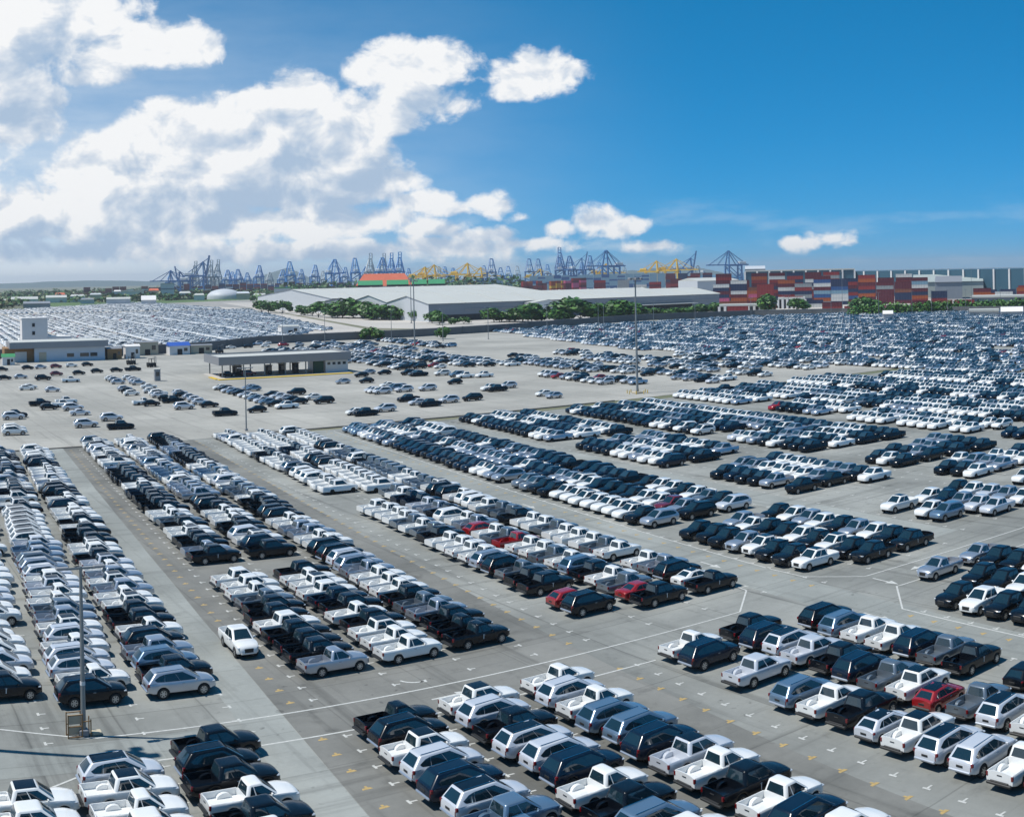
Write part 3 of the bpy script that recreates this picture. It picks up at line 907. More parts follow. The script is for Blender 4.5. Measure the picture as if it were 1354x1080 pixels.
# sea beyond the port
quad_sheet('sea', [at(330, 2750), at(1700, 2650), at(1900, 12300), at(420, 12300)], 0.0, SEA)
quad_sheet('port_yard', [at(100, 1500), at(1600, 560), at(1600, 2700), at(250, 2720)], 0.0, YARD)

lot = uw_sheet('parking_lot', -60, 188, -90, 232, 0.004, CONC)
uw_sheet('asphalt_strip', -60, 187, 20.3, 42.3, 0.012, ASPH)
uw_sheet('concrete_aisle', -60, 187, 17.45, 20.25, 0.012, AISLE)
uw_sheet('concrete_aisle', 67, 187, 61.6, 66.7, 0.012, AISLE)
uw_sheet('concrete_aisle', 69, 187, 84.0, 89.0, 0.012, AISLE)
uw_sheet('cross_lane', 62.6, 66.4, -90, 17.40, 0.012, AISLE)
uw_sheet('cross_lane', -60, 66.9, 61.9, 66.6, 0.012, AISLE)
quad_sheet('apron', [P(188.2, -80), P(192.4, 130), P(192.4, 236), P(462, 250), P(440, 150), P(405, 60), P(405, -80)], 0.004, APRON) if False else None
mb = MB(); mb.poly([P(184.6, -80, .006), P(185.3, 13, .006), P(192.4, 92, .006), P(192.4, 236, .006), P(470, 262, .006), P(452, 150, .006), P(415, 60, .006), P(415, -80, .006)])
o = put('apron', mb.mesh('apron', [APRON])); o['kind'] = 'structure'
if o.data.polygons[0].normal.z < 0: o.data.flip_normals()
mb = MB(); mb.poly([P(-60, 232.3, .005), P(-60, 640, .005), P(330, 640, .005), P(430, 480, .005), P(480, 425, .005), P(498, 360, .005), P(470.4, 262.3, .005), P(192, 236.2, .005)])
o = put('right_lot', mb.mesh('right_lot', [CONC])); o['kind'] = 'structure'
if o.data.polygons[0].normal.z < 0: o.data.flip_normals()
# lots beyond the wall
mb = MB(); mb.poly([P(418, -150, .005), P(418, 60, .005), P(462, 190, .005), P(545, 215, .005), P(1010, 290, .005), P(1010, -150, .005)])
o = put('far_lot', mb.mesh('far_lot', [FARLOT])); o['kind'] = 'structure'
if o.data.polygons[0].normal.z < 0: o.data.flip_normals()
mb = MB(); mb.poly([P(1020, -150, .005), P(1020, 285, .005), P(1460, 270, .005), P(1130, 40, .005), P(1100, -150, .005)])
o = put('far_lot', mb.mesh('far_lot', [FARLOT])); o['kind'] = 'structure'
if o.data.polygons[0].normal.z < 0: o.data.flip_normals()
mb = MB(); mb.poly([P(474, 262, .006), P(552, 222, .006), P(960, 284, .006), P(1300, 330, .006), P(1300, 900, .006), P(560, 700, .006), P(470, 520, .006), P(502, 360, .006)])
o = put('warehouse_yard', mb.mesh('warehouse_yard', [FARLOT])); o['kind'] = 'structure'
if o.data.polygons[0].normal.z < 0: o.data.flip_normals()
quad_sheet('grass_field', [at(30, 1260), at(330, 1560), at(420, 2150), at(40, 2150)], 0.003, GRASSM)

# kerb and drain between the lot and the apron
KERB = pbr('kerb_concrete', (0.16, 0.15, 0.135), 0.9, var=0.2, vscale=0.8)
kp = [(184.0, -70), (184.6, 13), (188.6, 40), (189.4, 46), (191.4, 86), (192.0, 131)]
for k, (a, b) in enumerate(zip(kp, kp[1:])):
    if k == 2: continue
    A, B = P(*a), P(*b)
    dv = (B - A).normalized(); nn = Vector((-dv.y, dv.x, 0))
    m = MB()
    prof = [(-.28, 0), (-.25, .14), (-.2, .17), (.2, .17), (.25, .14), (.28, 0)]
    m.add([A + nn * y + Vector((0, 0, z)) for y, z in prof] + [B + nn * y + Vector((0, 0, z)) for y, z in prof],
          [(j + 6, j + 7, j + 1, j) for j in range(5)] + [(0, 1, 2, 3, 4, 5), (11, 10, 9, 8, 7, 6)])
    put('kerb', m.mesh('kerb', [KERB]))['kind'] = 'structure'

# painted lines
def ribbon(name, pts, width, m, z=0.018, parent=None):
    mb = MB()
    Q = [P(*p) for p in pts]
    L_, R_ = [], []
    for i, q in enumerate(Q):
        a = (Q[min(i + 1, len(Q) - 1)] - Q[max(i - 1, 0)]).normalized()
        nn = Vector((-a.y, a.x, 0)) * width / 2
        L_.append(Vector((q.x + nn.x, q.y + nn.y, z))); R_.append(Vector((q.x - nn.x, q.y - nn.y, z)))
    for i in range(len(Q) - 1): mb.poly([R_[i], R_[i + 1], L_[i + 1], L_[i]])
    return put(name, mb.mesh(name, [m]), parent)
def dense(a, b, k=14): return [(a[0] + (b[0] - a[0]) * i / k, a[1] + (b[1] - a[1]) * i / k) for i in range(k + 1)]
for pts in ([(72.5, -2.0), (67.25, 8.2)] + dense((67.0, 9.0), (66.0, 56.7)) + [(70.0, 60.9), (74, 61.3)],
            [(62.9, 11.8)] + dense((62.8, 17.6), (61.9, 45.3)),
            [(73.5, 66.8), (69.4, 67.1), (65.4, 70.6)] + dense((65.3, 71.0), (63.4, 104)),
            [(44, 65.9), (56.8, 65.8), (61.2, 70.2)] + dense((61.1, 70.6), (59.2, 104)),
            [(57.6, 1.4), (60.3, 4.6), (62.6, 8.2)],
            dense((74, 66.8), (186, 66.9), 20)):
    ribbon('lane_line', pts, 0.15, WHITE_LINE, 0.018, lot)
# direction arrows
def arrow(u, w, ang, s=1.0):
    m = MB()
    V = [(-1.5, -.09), (.3, -.09), (.3, -.42), (1.5, 0), (.3, .42), (.3, .09), (-1.5, .09)]
    m.poly([(x * s, y * s, 0) for x, y in V])
    put('lane_arrow', m.mesh('lane_arrow', [WHITE_LINE]), lot, P(u, w, .019), ang)
for u, w, ang in ((64.9, 16.6, WA), (78.4, 63.9, UA + math.pi), (62.9, 70.7, UA + math.pi), (63.5, 76.2, WA + math.pi), (50.4, 62.9, UA + math.pi), (57.0, 63.1, UA + math.pi), (112, 64.0, UA + math.pi), (150, 64.0, UA + math.pi), (64.6, 31, WA)):
    arrow(u, w, ang)
m = MB()
for k in range(6):
    t0, t1 = k / 6 * 1.4, (k + 1) / 6 * 1.4
    m.poly([((1.2 - .08) * math.cos(t0), (1.2 - .08) * math.sin(t0), 0), ((1.2 + .08) * math.cos(t0), (1.2 + .08) * math.sin(t0), 0),
            ((1.2 + .08) * math.cos(t1), (1.2 + .08) * math.sin(t1), 0), ((1.2 - .08) * math.cos(t1), (1.2 - .08) * math.sin(t1), 0)])
m.poly([(.55, 1.1, 0), (.15, 1.45, 0), (-.1, 1.0, 0)])
put('lane_arrow', m.mesh('lane_arrow', [WHITE_LINE]), lot, P(69.0, 30.2, .019), WA + 3.4)

# bay marks: white T marks at the corners of the bays, yellow ones at their middle
BAY = 2.333
def mark_mesh(nm, mt, sy):
    m = MB()
    m.poly([(-.08, -.24, 0), (.08, -.22, 0), (.07, .25, 0), (-.08, .23, 0)])
    m.poly([(.081, -.06, 0), (.46 * sy, -.06, 0), (.44 * sy, .05, 0), (.081, .06, 0)])
    return m.mesh(nm, [mt])
def ymesh():
    m = MB()
    m.poly([(-.30, -.10, 0), (.30, -.10, 0), (.22, .12, 0), (-.24, .10, 0)])
    m.poly([(-.06, .121, 0), (.10, .121, 0), (.08, .32, 0), (-.05, .32, 0)])
    return m.mesh('number_mark', [YELLOW_LINE])
TM, YM = mark_mesh('bay_mark', WHITE_LINE, 1.0), ymesh()
marks = []
for (wl, wr, u0, u1) in ((6.0, 17.6, 66.9, 184), (22.65, 39.3, 68.2, 184), (43.75, 61.7, 68.6, 186), (67.0, 84.0, 66.8, 186), (89.4, 107.3, 68.8, 186), (110.4, 133.4, 73, 186),
                         (11.9, 17.4, 20, 62.7), (22.65, 39.6, 20, 62.5), (43.75, 61.9, 20, 62.0), (66.2, 83, 20, 57)):
    k = 0
    while u0 + k * BAY < u1:
        u = u0 + k * BAY
        if u > 30 or wl > 40:
            marks.append((u, wl, 0)); marks.append((u, wr, 1))
            if wl > 20 and wl < 70: marks.append((u + .1, wl - 1.35, 2))
            for wm in np.arange(wl + 5.75, wr - 2, 5.6): marks.append((u, float(wm), 0))
        k += 1
vis = []
for (u, w, t) in marks:
    p = P(u, w); x, y = pix(p)
    if -40 < x < 1394 and y < 1110: vis.append((p.length, u, w, t))
vis.sort()
cnt = [0, 0]
rest = MB(); resty = MB()
for (dst, u, w, t) in vis:
    c = 1 if t == 2 else 0
    if cnt[c] < 290:
        cnt[c] += 1
        put('number_mark' if c else 'bay_mark', YM if c else TM, lot, P(u, w, .017), WA + (math.pi if t == 1 else 0) + rnd.uniform(-.05, .05))
    else:
        mbx, me = (resty, YM) if c else (rest, TM)
        a = WA + (math.pi if t == 1 else 0)
        q = P(u, w, .017)
        V = [(q.x + v.co.x * math.cos(a) - v.co.y * math.sin(a), q.y + v.co.x * math.sin(a) + v.co.y * math.cos(a), q.z) for v in me.vertices]
        mbx.add(V, [tuple(f.vertices) for f in me.polygons])
for mbx, nm, mt in ((rest, 'bay_marks', WHITE_LINE), (resty, 'number_marks', YELLOW_LINE)):
    if mbx.v: put(nm, mbx.mesh(nm, [mt]), lot)['kind'] = 'stuff'

# ------------------------------------------------------------------ where every car stands
CODE_C = {'W': 'white', 'P': 'pearl', 'S': 'silver', 'G': 'grey', 'B': 'blue grey', 'K': 'black', 'V': 'navy', 'R': 'red', 'M': 'maroon'}
CODE_K = {'s': 'single', 'd': 'double', 'v': 'suv', 'h': 'hatch', 'n': 'sedan'}
MIX = {  # colour weights, kind weights, share of black roofs
    'left': (dict(white=46, pearl=14, silver=14, grey=5, black=15, navy=3, **{'blue grey': 3}), dict(double=44, single=24, suv=30, hatch=2), .22),
    'second': (dict(white=42, pearl=7, silver=15, grey=7, black=22, navy=5, **{'blue grey': 4}), dict(double=50, single=26, suv=24), .18),
    'third': (dict(white=58, pearl=5, silver=8, grey=8, black=14, red=1, maroon=1, navy=3), dict(single=44, double=36, suv=18, hatch=2), .08),
    'fourth': (dict(white=30, pearl=8, silver=13, grey=4, black=24, navy=20, **{'blue grey': 3}), dict(double=72, suv=18, single=10), .20),
    'right': (dict(white=36, pearl=6, silver=10, grey=5, black=25, navy=18), dict(double=66, suv=18, single=16), .20),
    'rows': (dict(white=48, pearl=5, silver=8, grey=4, black=24, navy=10, red=1), dict(double=45, single=50, suv=5), .06),
    'near': (dict(white=36, pearl=16, silver=8, grey=9, black=14, navy=10, **{'blue grey': 9}), dict(double=42, suv=36, single=20, hatch=2), .30),
    'apron': (dict(white=28, pearl=16, silver=18, grey=8, black=22, navy=6, red=2), dict(sedan=30, hatch=34, suv=30, double=6), .15),
    'farright': (dict(white=30, pearl=20, silver=22, grey=6, black=9, navy=8, red=1, maroon=1, **{'blue grey': 6}), dict(hatch=50, sedan=35, suv=15), .15),
    'farleft': (dict(white=66, pearl=24, silver=8, grey=1, black=1, red=1), dict(hatch=45, sedan=35, suv=20), .08),
}
def draw(style, prev=None):
    cw, kw, br = MIX[style]
    if prev and rnd.random() < .38: return prev
    c = rnd.choices(list(cw), list(cw.values()))[0]
    k = rnd.choices(list(kw), list(kw.values()))[0]
    b = c in ('white', 'pearl', 'silver', 'red') and k != 'single' and rnd.random() < br * 1.6
    return (k, c, b)
def decode(s): return (CODE_K[s[1]], CODE_C[s[0]], len(s) > 2)

ORD = ['first', 'second', 'third', 'fourth', 'fifth', 'sixth', 'seventh', 'eighth', 'ninth', 'tenth', 'eleventh', 'twelfth', 'thirteenth', 'fourteenth',
       'fifteenth', 'sixteenth', 'seventeenth', 'eighteenth', 'nineteenth', 'twentieth']
def ordn(i):
    if i < 20: return ORD[i]
    n = i + 1
    suf = 'th' if 10 <= n % 100 <= 20 else {1: 'st', 2: 'nd', 3: 'rd'}.get(n % 10, 'th')
    return f'{n}{suf}'
CARS = []   # dicts: kind colour roof u w head where
def column(u0, step, count, w0, head, style, where, codes=(), gaps=(), jit=0.10):
    """one row of cars side by side, from u0 on; head = +1 nose to the right, -1 nose to the left"""
    prev = None; k = 0
    for i in range(count):
        u = u0 + step * i
        code = codes[i] if i < len(codes) else ('-' if rnd.random() < .022 else None)
        if code == '-' or any(a <= u <= b for a, b in gaps): prev = None; continue
        if code: cur = decode(code)
        else: cur = draw(style, prev)
        prev = cur
        CARS.append(dict(kind=cur[0], colour=cur[1], roof=cur[2], u=u + rnd.uniform(-jit, jit), w=w0 + SPEC[cur[0]]['L'] * CAR_S / 2 + rnd.uniform(0, .5),
                         rz=WA + (0 if head > 0 else math.pi) + rnd.gauss(0, .012), where=where, i=k))
        k += 1
SIDE = ['left row', 'middle row', 'right row', 'outer right row', 'fifth row']
def block(ws, head, style, name, lane, spans, codes={}, gaps={}, step=BAY):
    """ws: where each row of the block starts; spans: (near u, number of bays) for each row"""
    for c, w0 in enumerate(ws):
        u0, n = spans[c] if isinstance(spans, list) else spans
        column(u0, step, n, w0, head, style, (name, SIDE[c], lane), codes.get(c, ()), gaps.get(c, ()))

def cds(s): return s.split()
# in front of the cross lane (counted from the lane towards the camera)
block([1.6, 7.0, 12.2], 1, 'near', 'bottom left block', 'cross lane', [(57.9, 6), (60.4, 7), (62.2, 8)],
      {0: cds('Wdx Wd Pv'), 1: cds('Pvx Wdx Ws Wd Bv'), 2: cds('Kd Kv Kd Ws Kd Wd Pv')}, step=-BAY)
block([22.9, 28.7, 34.3], 1, 'near', 'bottom centre block', 'cross lane', [(61.3, 12), (61.3, 13), (61.3, 14)],
      {0: cds('Ks Kv Wdx Pv Vv Pvx Bd Bv Wd Wd'), 1: cds('Wdx Pv Kd Pvx Pv Vv Ws Kd Bv Wd Kd'), 2: cds('Ws Pv Ws Bv Bv Vv Pdx Ws Kd Ws Vv Wd')}, step=-BAY)
block([45.2, 50.6, 56.3], 1, 'near', 'bottom right block', 'cross lane', [(61.0, 15), (61.0, 17), (58.6, 16)],
      {0: cds('Ws Vv - Pd - Bv Ws Kd Phx Wdx Pvx Pv Ws Kd'), 1: cds('Kd Vv Pvx Pd Kd Vv Gs Wdx Rhx Gs Pvx Wd Pv Kd'), 2: cds('Kv Bv Ws Ws Vv Gs Ks - Kh Wd Pv Ws')}, step=-BAY)
block([67.0, 72.4, 78.0], -1, 'fourth', 'block cut by the right edge', 'cross lane', [(53.9, 10), (60.2, 14), (60.2, 16)],
      {0: cds('Kd Wd Kd Kd Sd Wd'), 1: cds('Ss - Kd Kd Wd Vd Kd'), 2: cds('Ss Kd Kd Wd Kd')}, step=-BAY)
# beyond the cross lane
block([1.5, 7.1, 12.6], 1, 'left', 'leftmost block', 'cross lane', [(74.8, 46), (72.6, 47), (72.6, 47)],
      {0: cds('Kd Wv Pv Wv'), 1: cds('Kv Ws Pvx Pv Ws Pv Wdx Sd Gd Ws Ws Pdx Wd'), 2: cds('Sv Kd Bv Sd Kv Ws Kd Kd Wdx Ws Sd Wdx Sd Ws Pdx Kd Wd Wdx Kd Kd Kd Ws')})
block([22.9, 28.6, 34.2], 1, 'second', 'second block from left', 'cross lane', [(72.4, 50), (72.4, 50), (72.4, 50)],
      {0: cds('Ss Kd Kd Kd Wd Kd Kd Gs Ws Wd Wd - - - Kd Ss Kd Kd Wdx Ws Kd Gs Ws Ws Kd'), 1: cds('Ws Ws Wdx Kd Ws Kd Vd Wd Wdx Ws Kd - - - Kd Vv Wdx Pv Kd Kd Ws'), 2: cds('Ks Ks Kd Ss Gs Kd Ws Ws Ws Ss Sv Pv Kv Kv')},
      {0: [(98.6, 104.2)], 1: [(98.6, 103.4)]})
block([45.4, 50.8, 56.4], 1, 'third', 'third block from left', 'cross lane', [(74.0, 49), (72.2, 49), (72.2, 49)],
      {0: cds('Kv Rh - Kd Kd Gs Kv Sv Ws Ws Ws Ws Kd Gs Ws Gs Ws'), 1: cds('Kd Rn Gs Ws Kd Bv Ws Gs Ws Ws Rs Gs Ws Rh Ss Ws'), 2: cds('Ks Wnx Kv Ss Ws - Ws Gs Ws Ws Ws Gs Ws Ws Kd Gs')},
      {0: [(119, 131)], 1: [(126, 129)], 2: [(84, 86)]})
block([67.3, 72.7, 78.2], -1, 'fourth', 'fourth block from left', 'cross lane', [(70.9, 8), (68.5, 9), (68.5, 9)],
      {0: cds('Wdx Kd Kd Wdx Sd Kd Kd Kd'), 1: cds('Kd Kd Wdx Kd Wd Kd Kd Ws Sd'), 2: cds('Kd Kd Wd Sd Kd Wd Sd Wd Kd')})
block([67.3, 72.7, 78.2], -1, 'fourth', 'fourth block from left behind the gap', 'gap', [(94.4, 39), (94.4, 39), (94.4, 39)],
      {0: cds('Sv Kd Wdx Wd Wd Wd Wdx Wd Wd Kd'), 1: cds('Kv Sd Md Wd Wd Kd Kd Kd'), 2: cds('Pv Kd Gs Wd Kd Wd')})
block([89.6, 95.0, 100.4], -1, 'right', 'near patch of the fifth block', 'cross lane', [(73.0, 4), (70.3, 6), (70.3, 5)],
      {0: cds('Bv Wd - Wdx'), 1: cds('Pd Pd Sd Vd Wd'), 2: cds('Wd Sd Pd Wd Kd')})
block([90.2, 95.4, 100.8], -1, 'right', 'second patch of the fifth block', 'empty bays', [(96.0, 7), (96.0, 8), (93.6, 9)],
      {0: cds('Kd Kd Sd Kd'), 1: cds('Kd Sd Wd Wd'), 2: cds('Wd Kd Sd')}, gaps={0: [(98, 99)]})
block([90.2, 95.6, 101.2], -1, 'right', 'third patch of the fifth block', 'empty bays', [(121.8, 10), (121.8, 10), (124.2, 9)],
      {0: cds('Vv Wd Wd Sd Wd Wd Kd'), 1: cds('Kd Kd Kd Wd'), 2: cds('Sd Kd Wd')})
block([90.2, 95.6, 101.2], -1, 'right', 'far patch of the fifth block', 'gap', [(153, 14), (152.5, 14), (151.5, 14)], {0: cds('Sd Wd Wd Kd')})
block([110.4, 115.9, 121.3, 126.6], -1, 'right', 'near patch of the sixth block', 'cross lane', [(77.0, 1), (72.0, 4), (69.6, 5), (69.6, 5)], {0: cds('Wd')})
block([110.6, 116.2, 121.6, 126.9], -1, 'right', 'second patch of the sixth block', 'empty bays', [(84.4, 3), (84.4, 4), (82, 4), (82, 4)], {0: cds('Wd Kd Kd')})
block([111.2, 116.8, 122.2, 127.4], -1, 'right', 'third patch of the sixth block', 'empty bays', [(97.4, 3), (97, 4), (96.8, 4), (96, 5)], {0: cds('Kd Wd Kd'), 2: cds('Kd Kd'), 3: cds('Kd Kd')})
block([112.0, 117.4, 122.4, 127.8], -1, 'right', 'far patch of the sixth block', 'empty bays', [(116, 29), (115.4, 29), (114.6, 29), (114, 29)], {0: cds('Kd Kd Kd Wd Kd Sd'), 1: cds('Ws Kd'), 2: cds('Kd Kd'), 3: cds('Kd')}, {0: [(133.5, 140.5)], 1: [(134, 139)]})
block([140.0, 145.7], -1, 'rows', 'near patch of the seventh block', 'cross lane', [(90, 5), (90, 5)])
block([140.4, 146.0], -1, 'rows', 'middle patch of the seventh block', 'gap', [(107.6, 12), (105.6, 13)], {0: cds('Wd Wd - Wd Wd Wd Ws - Wd Wd Wd Ws')})
block([141.6, 147.0], -1, 'rows', 'far patch of the seventh block', 'gap', [(143.4, 6), (141.4, 7)])
block([142.6, 148.2], -1, 'rows', 'end patch of the seventh block', 'gap', [(167.6, 9), (167.6, 9)])
block([155.6, 161.2, 166.8], -1, 'rows', 'eighth block from left', 'near end', [(92, 42), (92, 42), (92, 42)], gaps={0: [(158, 160), (100, 104)]})
block([177.4, 183.0, 188.6], -1, 'rows', 'ninth block from left', 'near end', [(92, 42), (92, 42), (92, 42)])
block([199.4, 205.0, 210.6], -1, 'rows', 'tenth block from left', 'near end', [(92, 38), (92, 38), (92, 38)])
# one white pickup stands across the edge of the aisle, nose to the camera
CARS.append(dict(kind='double', colour='white', roof=False, u=79.6, w=21.0, rz=UA + math.pi + .05, where=None, i=0,
                 label='white double cab pickup standing nose to camera across the aisle edge'))

# loose cars on the apron
def loose(rows):
    for (where, pts, head, style) in rows:
        for i, (u, w, code) in enumerate(pts):
            k, c, b = decode(code) if code else draw(style)
            CARS.append(dict(kind=k, colour=c, roof=b, u=u + rnd.uniform(-.3, .3), w=w + SPEC[k]['L'] * CAR_S / 2 + rnd.uniform(-.2, .3), rz=WA + (0 if head > 0 else math.pi) + rnd.gauss(0, .03),
                             where=(where, None, None), i=i))
def line(u0, du, n, w0, style=None, skip=0.0, dw=0.0):
    return [(u0 + du * i, w0 + dw * i, None) for i in range(n) if rnd.random() >= skip]
loose([
    ('front of the low shed', [(324, 17.5, 'Kh'), (326, 22.5, 'Sh'), (318, 27.5, 'Kv'), (332, 33, 'Mh'), (333, 39.5, 'Kh'), (337, 45.6, 'Kh'), (338, 51.3, 'Kh'), (339.5, 56, 'Kd')], 1, 'apron'),
    ('line along the shed wall', [(356, 15, 'Kh'), (357, 19, 'Kh'), (360, 27, 'Kh'), (361, 31, 'Sh'), (362, 36, 'Mh'), (364, 41, 'Wh'), (366, 46.5, 'Kh')], 1, 'apron'),
    ('left edge of the apron', [(308.5, 33.5, 'Wd'), (293, 21.8, 'Wh'), (290, 21.2, 'Wh'), (283, 27, 'Ph'), (252, 20.4, 'Kd'), (243.5, 21.8, 'Kh'), (254, 26, 'Wd'), (247, 24.5, 'Wd'), (240, 26.2, 'Pv'), (231, 26.8, 'Pn'), (211, 25.2, 'Pv'), (219, 31.3, 'Pv'), (206, 30.6, 'Kd'), (231, 13.5, 'Kd'), (228, 13.0, 'Pv'), (208, 12.0, 'Wv'), (204.5, 11.6, 'Wv')], 1, 'apron'),
    ('cluster by the guard box', [(309.5, 45.4, 'Wh'), (305, 45.8, 'Sh'), (309, 50.2, 'Wh'), (304, 50.6, 'Ph'), (297.5, 45.2, 'Sh'), (293, 49.8, 'Sh'), (297, 50.0, 'Ph'), (278, 43.8, 'Sh'), (272, 43.6, 'Kh'), (266.3, 43.3, 'Wh'), (281, 50, 'Wn'), (270, 49, 'Wh'),
        (262, 48.6, 'Wv'), (258.7, 48.4, 'Ph'), (251, 48.6, 'Kh'), (246, 48.5, 'Kd'), (256, 53.6, 'Kh'), (262, 53.9, 'Ph'), (251, 54.2, 'Sh'), (246, 54, 'Ph'), (240, 54.0, 'Ph'), (245, 42.1, 'Ws'), (242, 43.4, 'Kh'), (232.3, 48.1, 'Pv'), (234, 54.2, 'Kn'), (217.4, 53.1, 'Kd')], 1, 'apron'),
    ('rows before the canopy', [(270, 66, 'Wh'), (266.5, 66.2, 'Kh'), (262, 66.2, 'Ph'), (258, 66.4, 'Bh'), (254, 66.4, 'Kh'), (249.5, 66.6, 'Ph'), (246, 66.8, 'Wh'), (241, 66.8, 'Bh'), (237, 67, 'Ph'), (233, 67, 'Bh'), (228.5, 67.2, 'Kh'), (223.5, 67.6, 'Wd'), (220, 60.6, 'Kh'),
        (266, 72, 'Sh'), (263, 72.2, 'Bh'), (247, 72.2, 'Kh'), (243, 72.4, 'Ph'), (238, 72.6, 'Ph'), (234, 72.6, 'Kh'), (230, 73, 'Kh'), (248, 78, 'Kv'), (236.5, 78.4, 'Wh'), (228, 77.8, 'Kv')], -1, 'apron'),
    ('pairs near the kerb', [(205.8, 76.4, 'Wh'), (203.2, 77, 'Kd'), (206.6, 82.9, 'Pv'), (221.2, 94.3, 'Kd'), (213.6, 93.8, 'Ph'), (209.5, 94.2, 'Kd'), (213.2, 100.4, 'Pv'), (213.6, 106, 'Kv'), (229, 119, 'Wd'), (226.6, 119.2, 'Kd'), (231, 125, 'Pv'), (210.8, 122.6, 'Wh'), (205.4, 122.6, 'Sh')], -1, 'apron'),
    ('middle of the apron', [(243.7, 95.4, 'Ph'), (241, 95.5, 'Wh'), (238.4, 95.6, 'Pv'), (244, 101, 'Bv'), (239.4, 101.5, 'Pv'), (238.7, 107.2, 'Pv'), (247, 104, 'Sh'), (252, 103, 'Wn'), (248.6, 119.8, 'Kh'), (261.7, 128.5, 'Wd'), (266, 128.4, 'Bv'), (259.9, 133.3, 'Wd'),
        (275.3, 121.3, 'Kd'), (272.7, 127.3, 'Wv'), (276, 121, 'Gd'), (280, 120.4, 'Kv'), (286, 116, 'Kh'), (283, 108, 'Kh'), (268, 97, 'Sh'), (266, 103, 'Kh'), (290, 113, 'Sh')], -1, 'apron'),
])
for r_, (w0, n_, u0) in enumerate([(126, 15, 296), (131.5, 15, 297), (137, 14, 294), (145.6, 17, 292), (151, 18, 290), (156.5, 14, 286), (163, 14, 252), (168.5, 15, 246), (174, 17, 244), (185, 12, 250), (190.5, 22, 230), (196, 22, 222), (205, 16, 210), (210.5, 18, 206), (219, 14, 212), (146.5, 9, 222), (152, 8, 216), (166.2, 12, 204), (171.7, 11, 206), (184.5, 10, 206)]):
    loose([(f'{ordn(r_)} loose row right of the canopy', line(u0, 3.6 + (r_ % 3) * .5, n_, w0, skip=.14, dw=.05), -1, 'apron')])
for r_, (w0, n_, u0) in enumerate([(116, 18, 330), (122, 18, 332), (130, 16, 345), (136, 16, 345), (146, 20, 350), (152, 18, 352), (162, 17, 358), (176, 16, 372), (182, 14, 380)]):
    loose([(f'{ordn(r_)} row near the grey wall', line(u0, 4.2, n_, w0, skip=.12, dw=.04), -1, 'apron')])
loose([('along the foot of the grey wall', line(428, 0.5, 12, 96, skip=.1, dw=7.2), 1, 'apron')])

# far mass: the right hand lot and the lots beyond the wall
MASSCARS = []
w0 = 221.0
g = 0
while w0 < 600:
    for c in range(4):
        ww = w0 + c * 5.0
        u_near = 150 - (ww - 221) * .35 if ww < 260 else 130
        u = max(u_near, 40.0) if ww < 232 else max(60.0, (330 - (ww - 232) * 6) if ww < 246 else 60.0)
        u = 158 + rnd.uniform(-2, 2) if ww < 236 else (110 if ww < 300 else 90)
        # the near edge steps back towards the apron
        u_far = 322 + (ww - 221) * 6.2 if ww < 246 else (470 if ww < 420 else 470 - (ww - 420) * .75)
        gapc = rnd.random()
        holes = [(rnd.uniform(150, 420), rnd.uniform(5, 16)) for _ in range(2)]
        while u < min(u_far, 474):
            if not any(a < u < a + b for a, b in holes) and rnd.random() > .03 and not (int(u / 92) != int((u + 2.4) / 92)):
                k, cc, b = draw('farright')
                MASSCARS.append((k, cc, b, u + rnd.uniform(-.1, .1), ww + 2.2, WA + math.pi))
            u += 2.38
    w0 += 25.4
FARCARS = []
def farfield(u0, u1, wA, wB, period=32.0, cols=6):
    w0 = wA(u0) if callable(wA) else wA
    w0 = math.floor(min(w0, 30) / period) * period
    while w0 < 300:
        for c in range(cols):
            ww = w0 + c * 4.7
            u = u0
            while u < u1:
                lo = wA(u) if callable(wA) else wA
                hi = wB(u) if callable(wB) else wB
                if lo < ww < hi and rnd.random() > .05 and (u % 118) > 5:
                    k, cc, b = draw('farleft')
                    FARCARS.append((k, cc, b, u, ww, WA + math.pi))
                u += 2.5
        w0 += period
farfield(446, 975, lambda u: u * .045 - 12, lambda u: 132 + (u - 446) * .55 if u < 545 else 196 + (u - 545) * .175)
farfield(1035, 1440, lambda u: max(u * .045 - 12, 40 + (u - 1130) * .69), lambda u: 262)

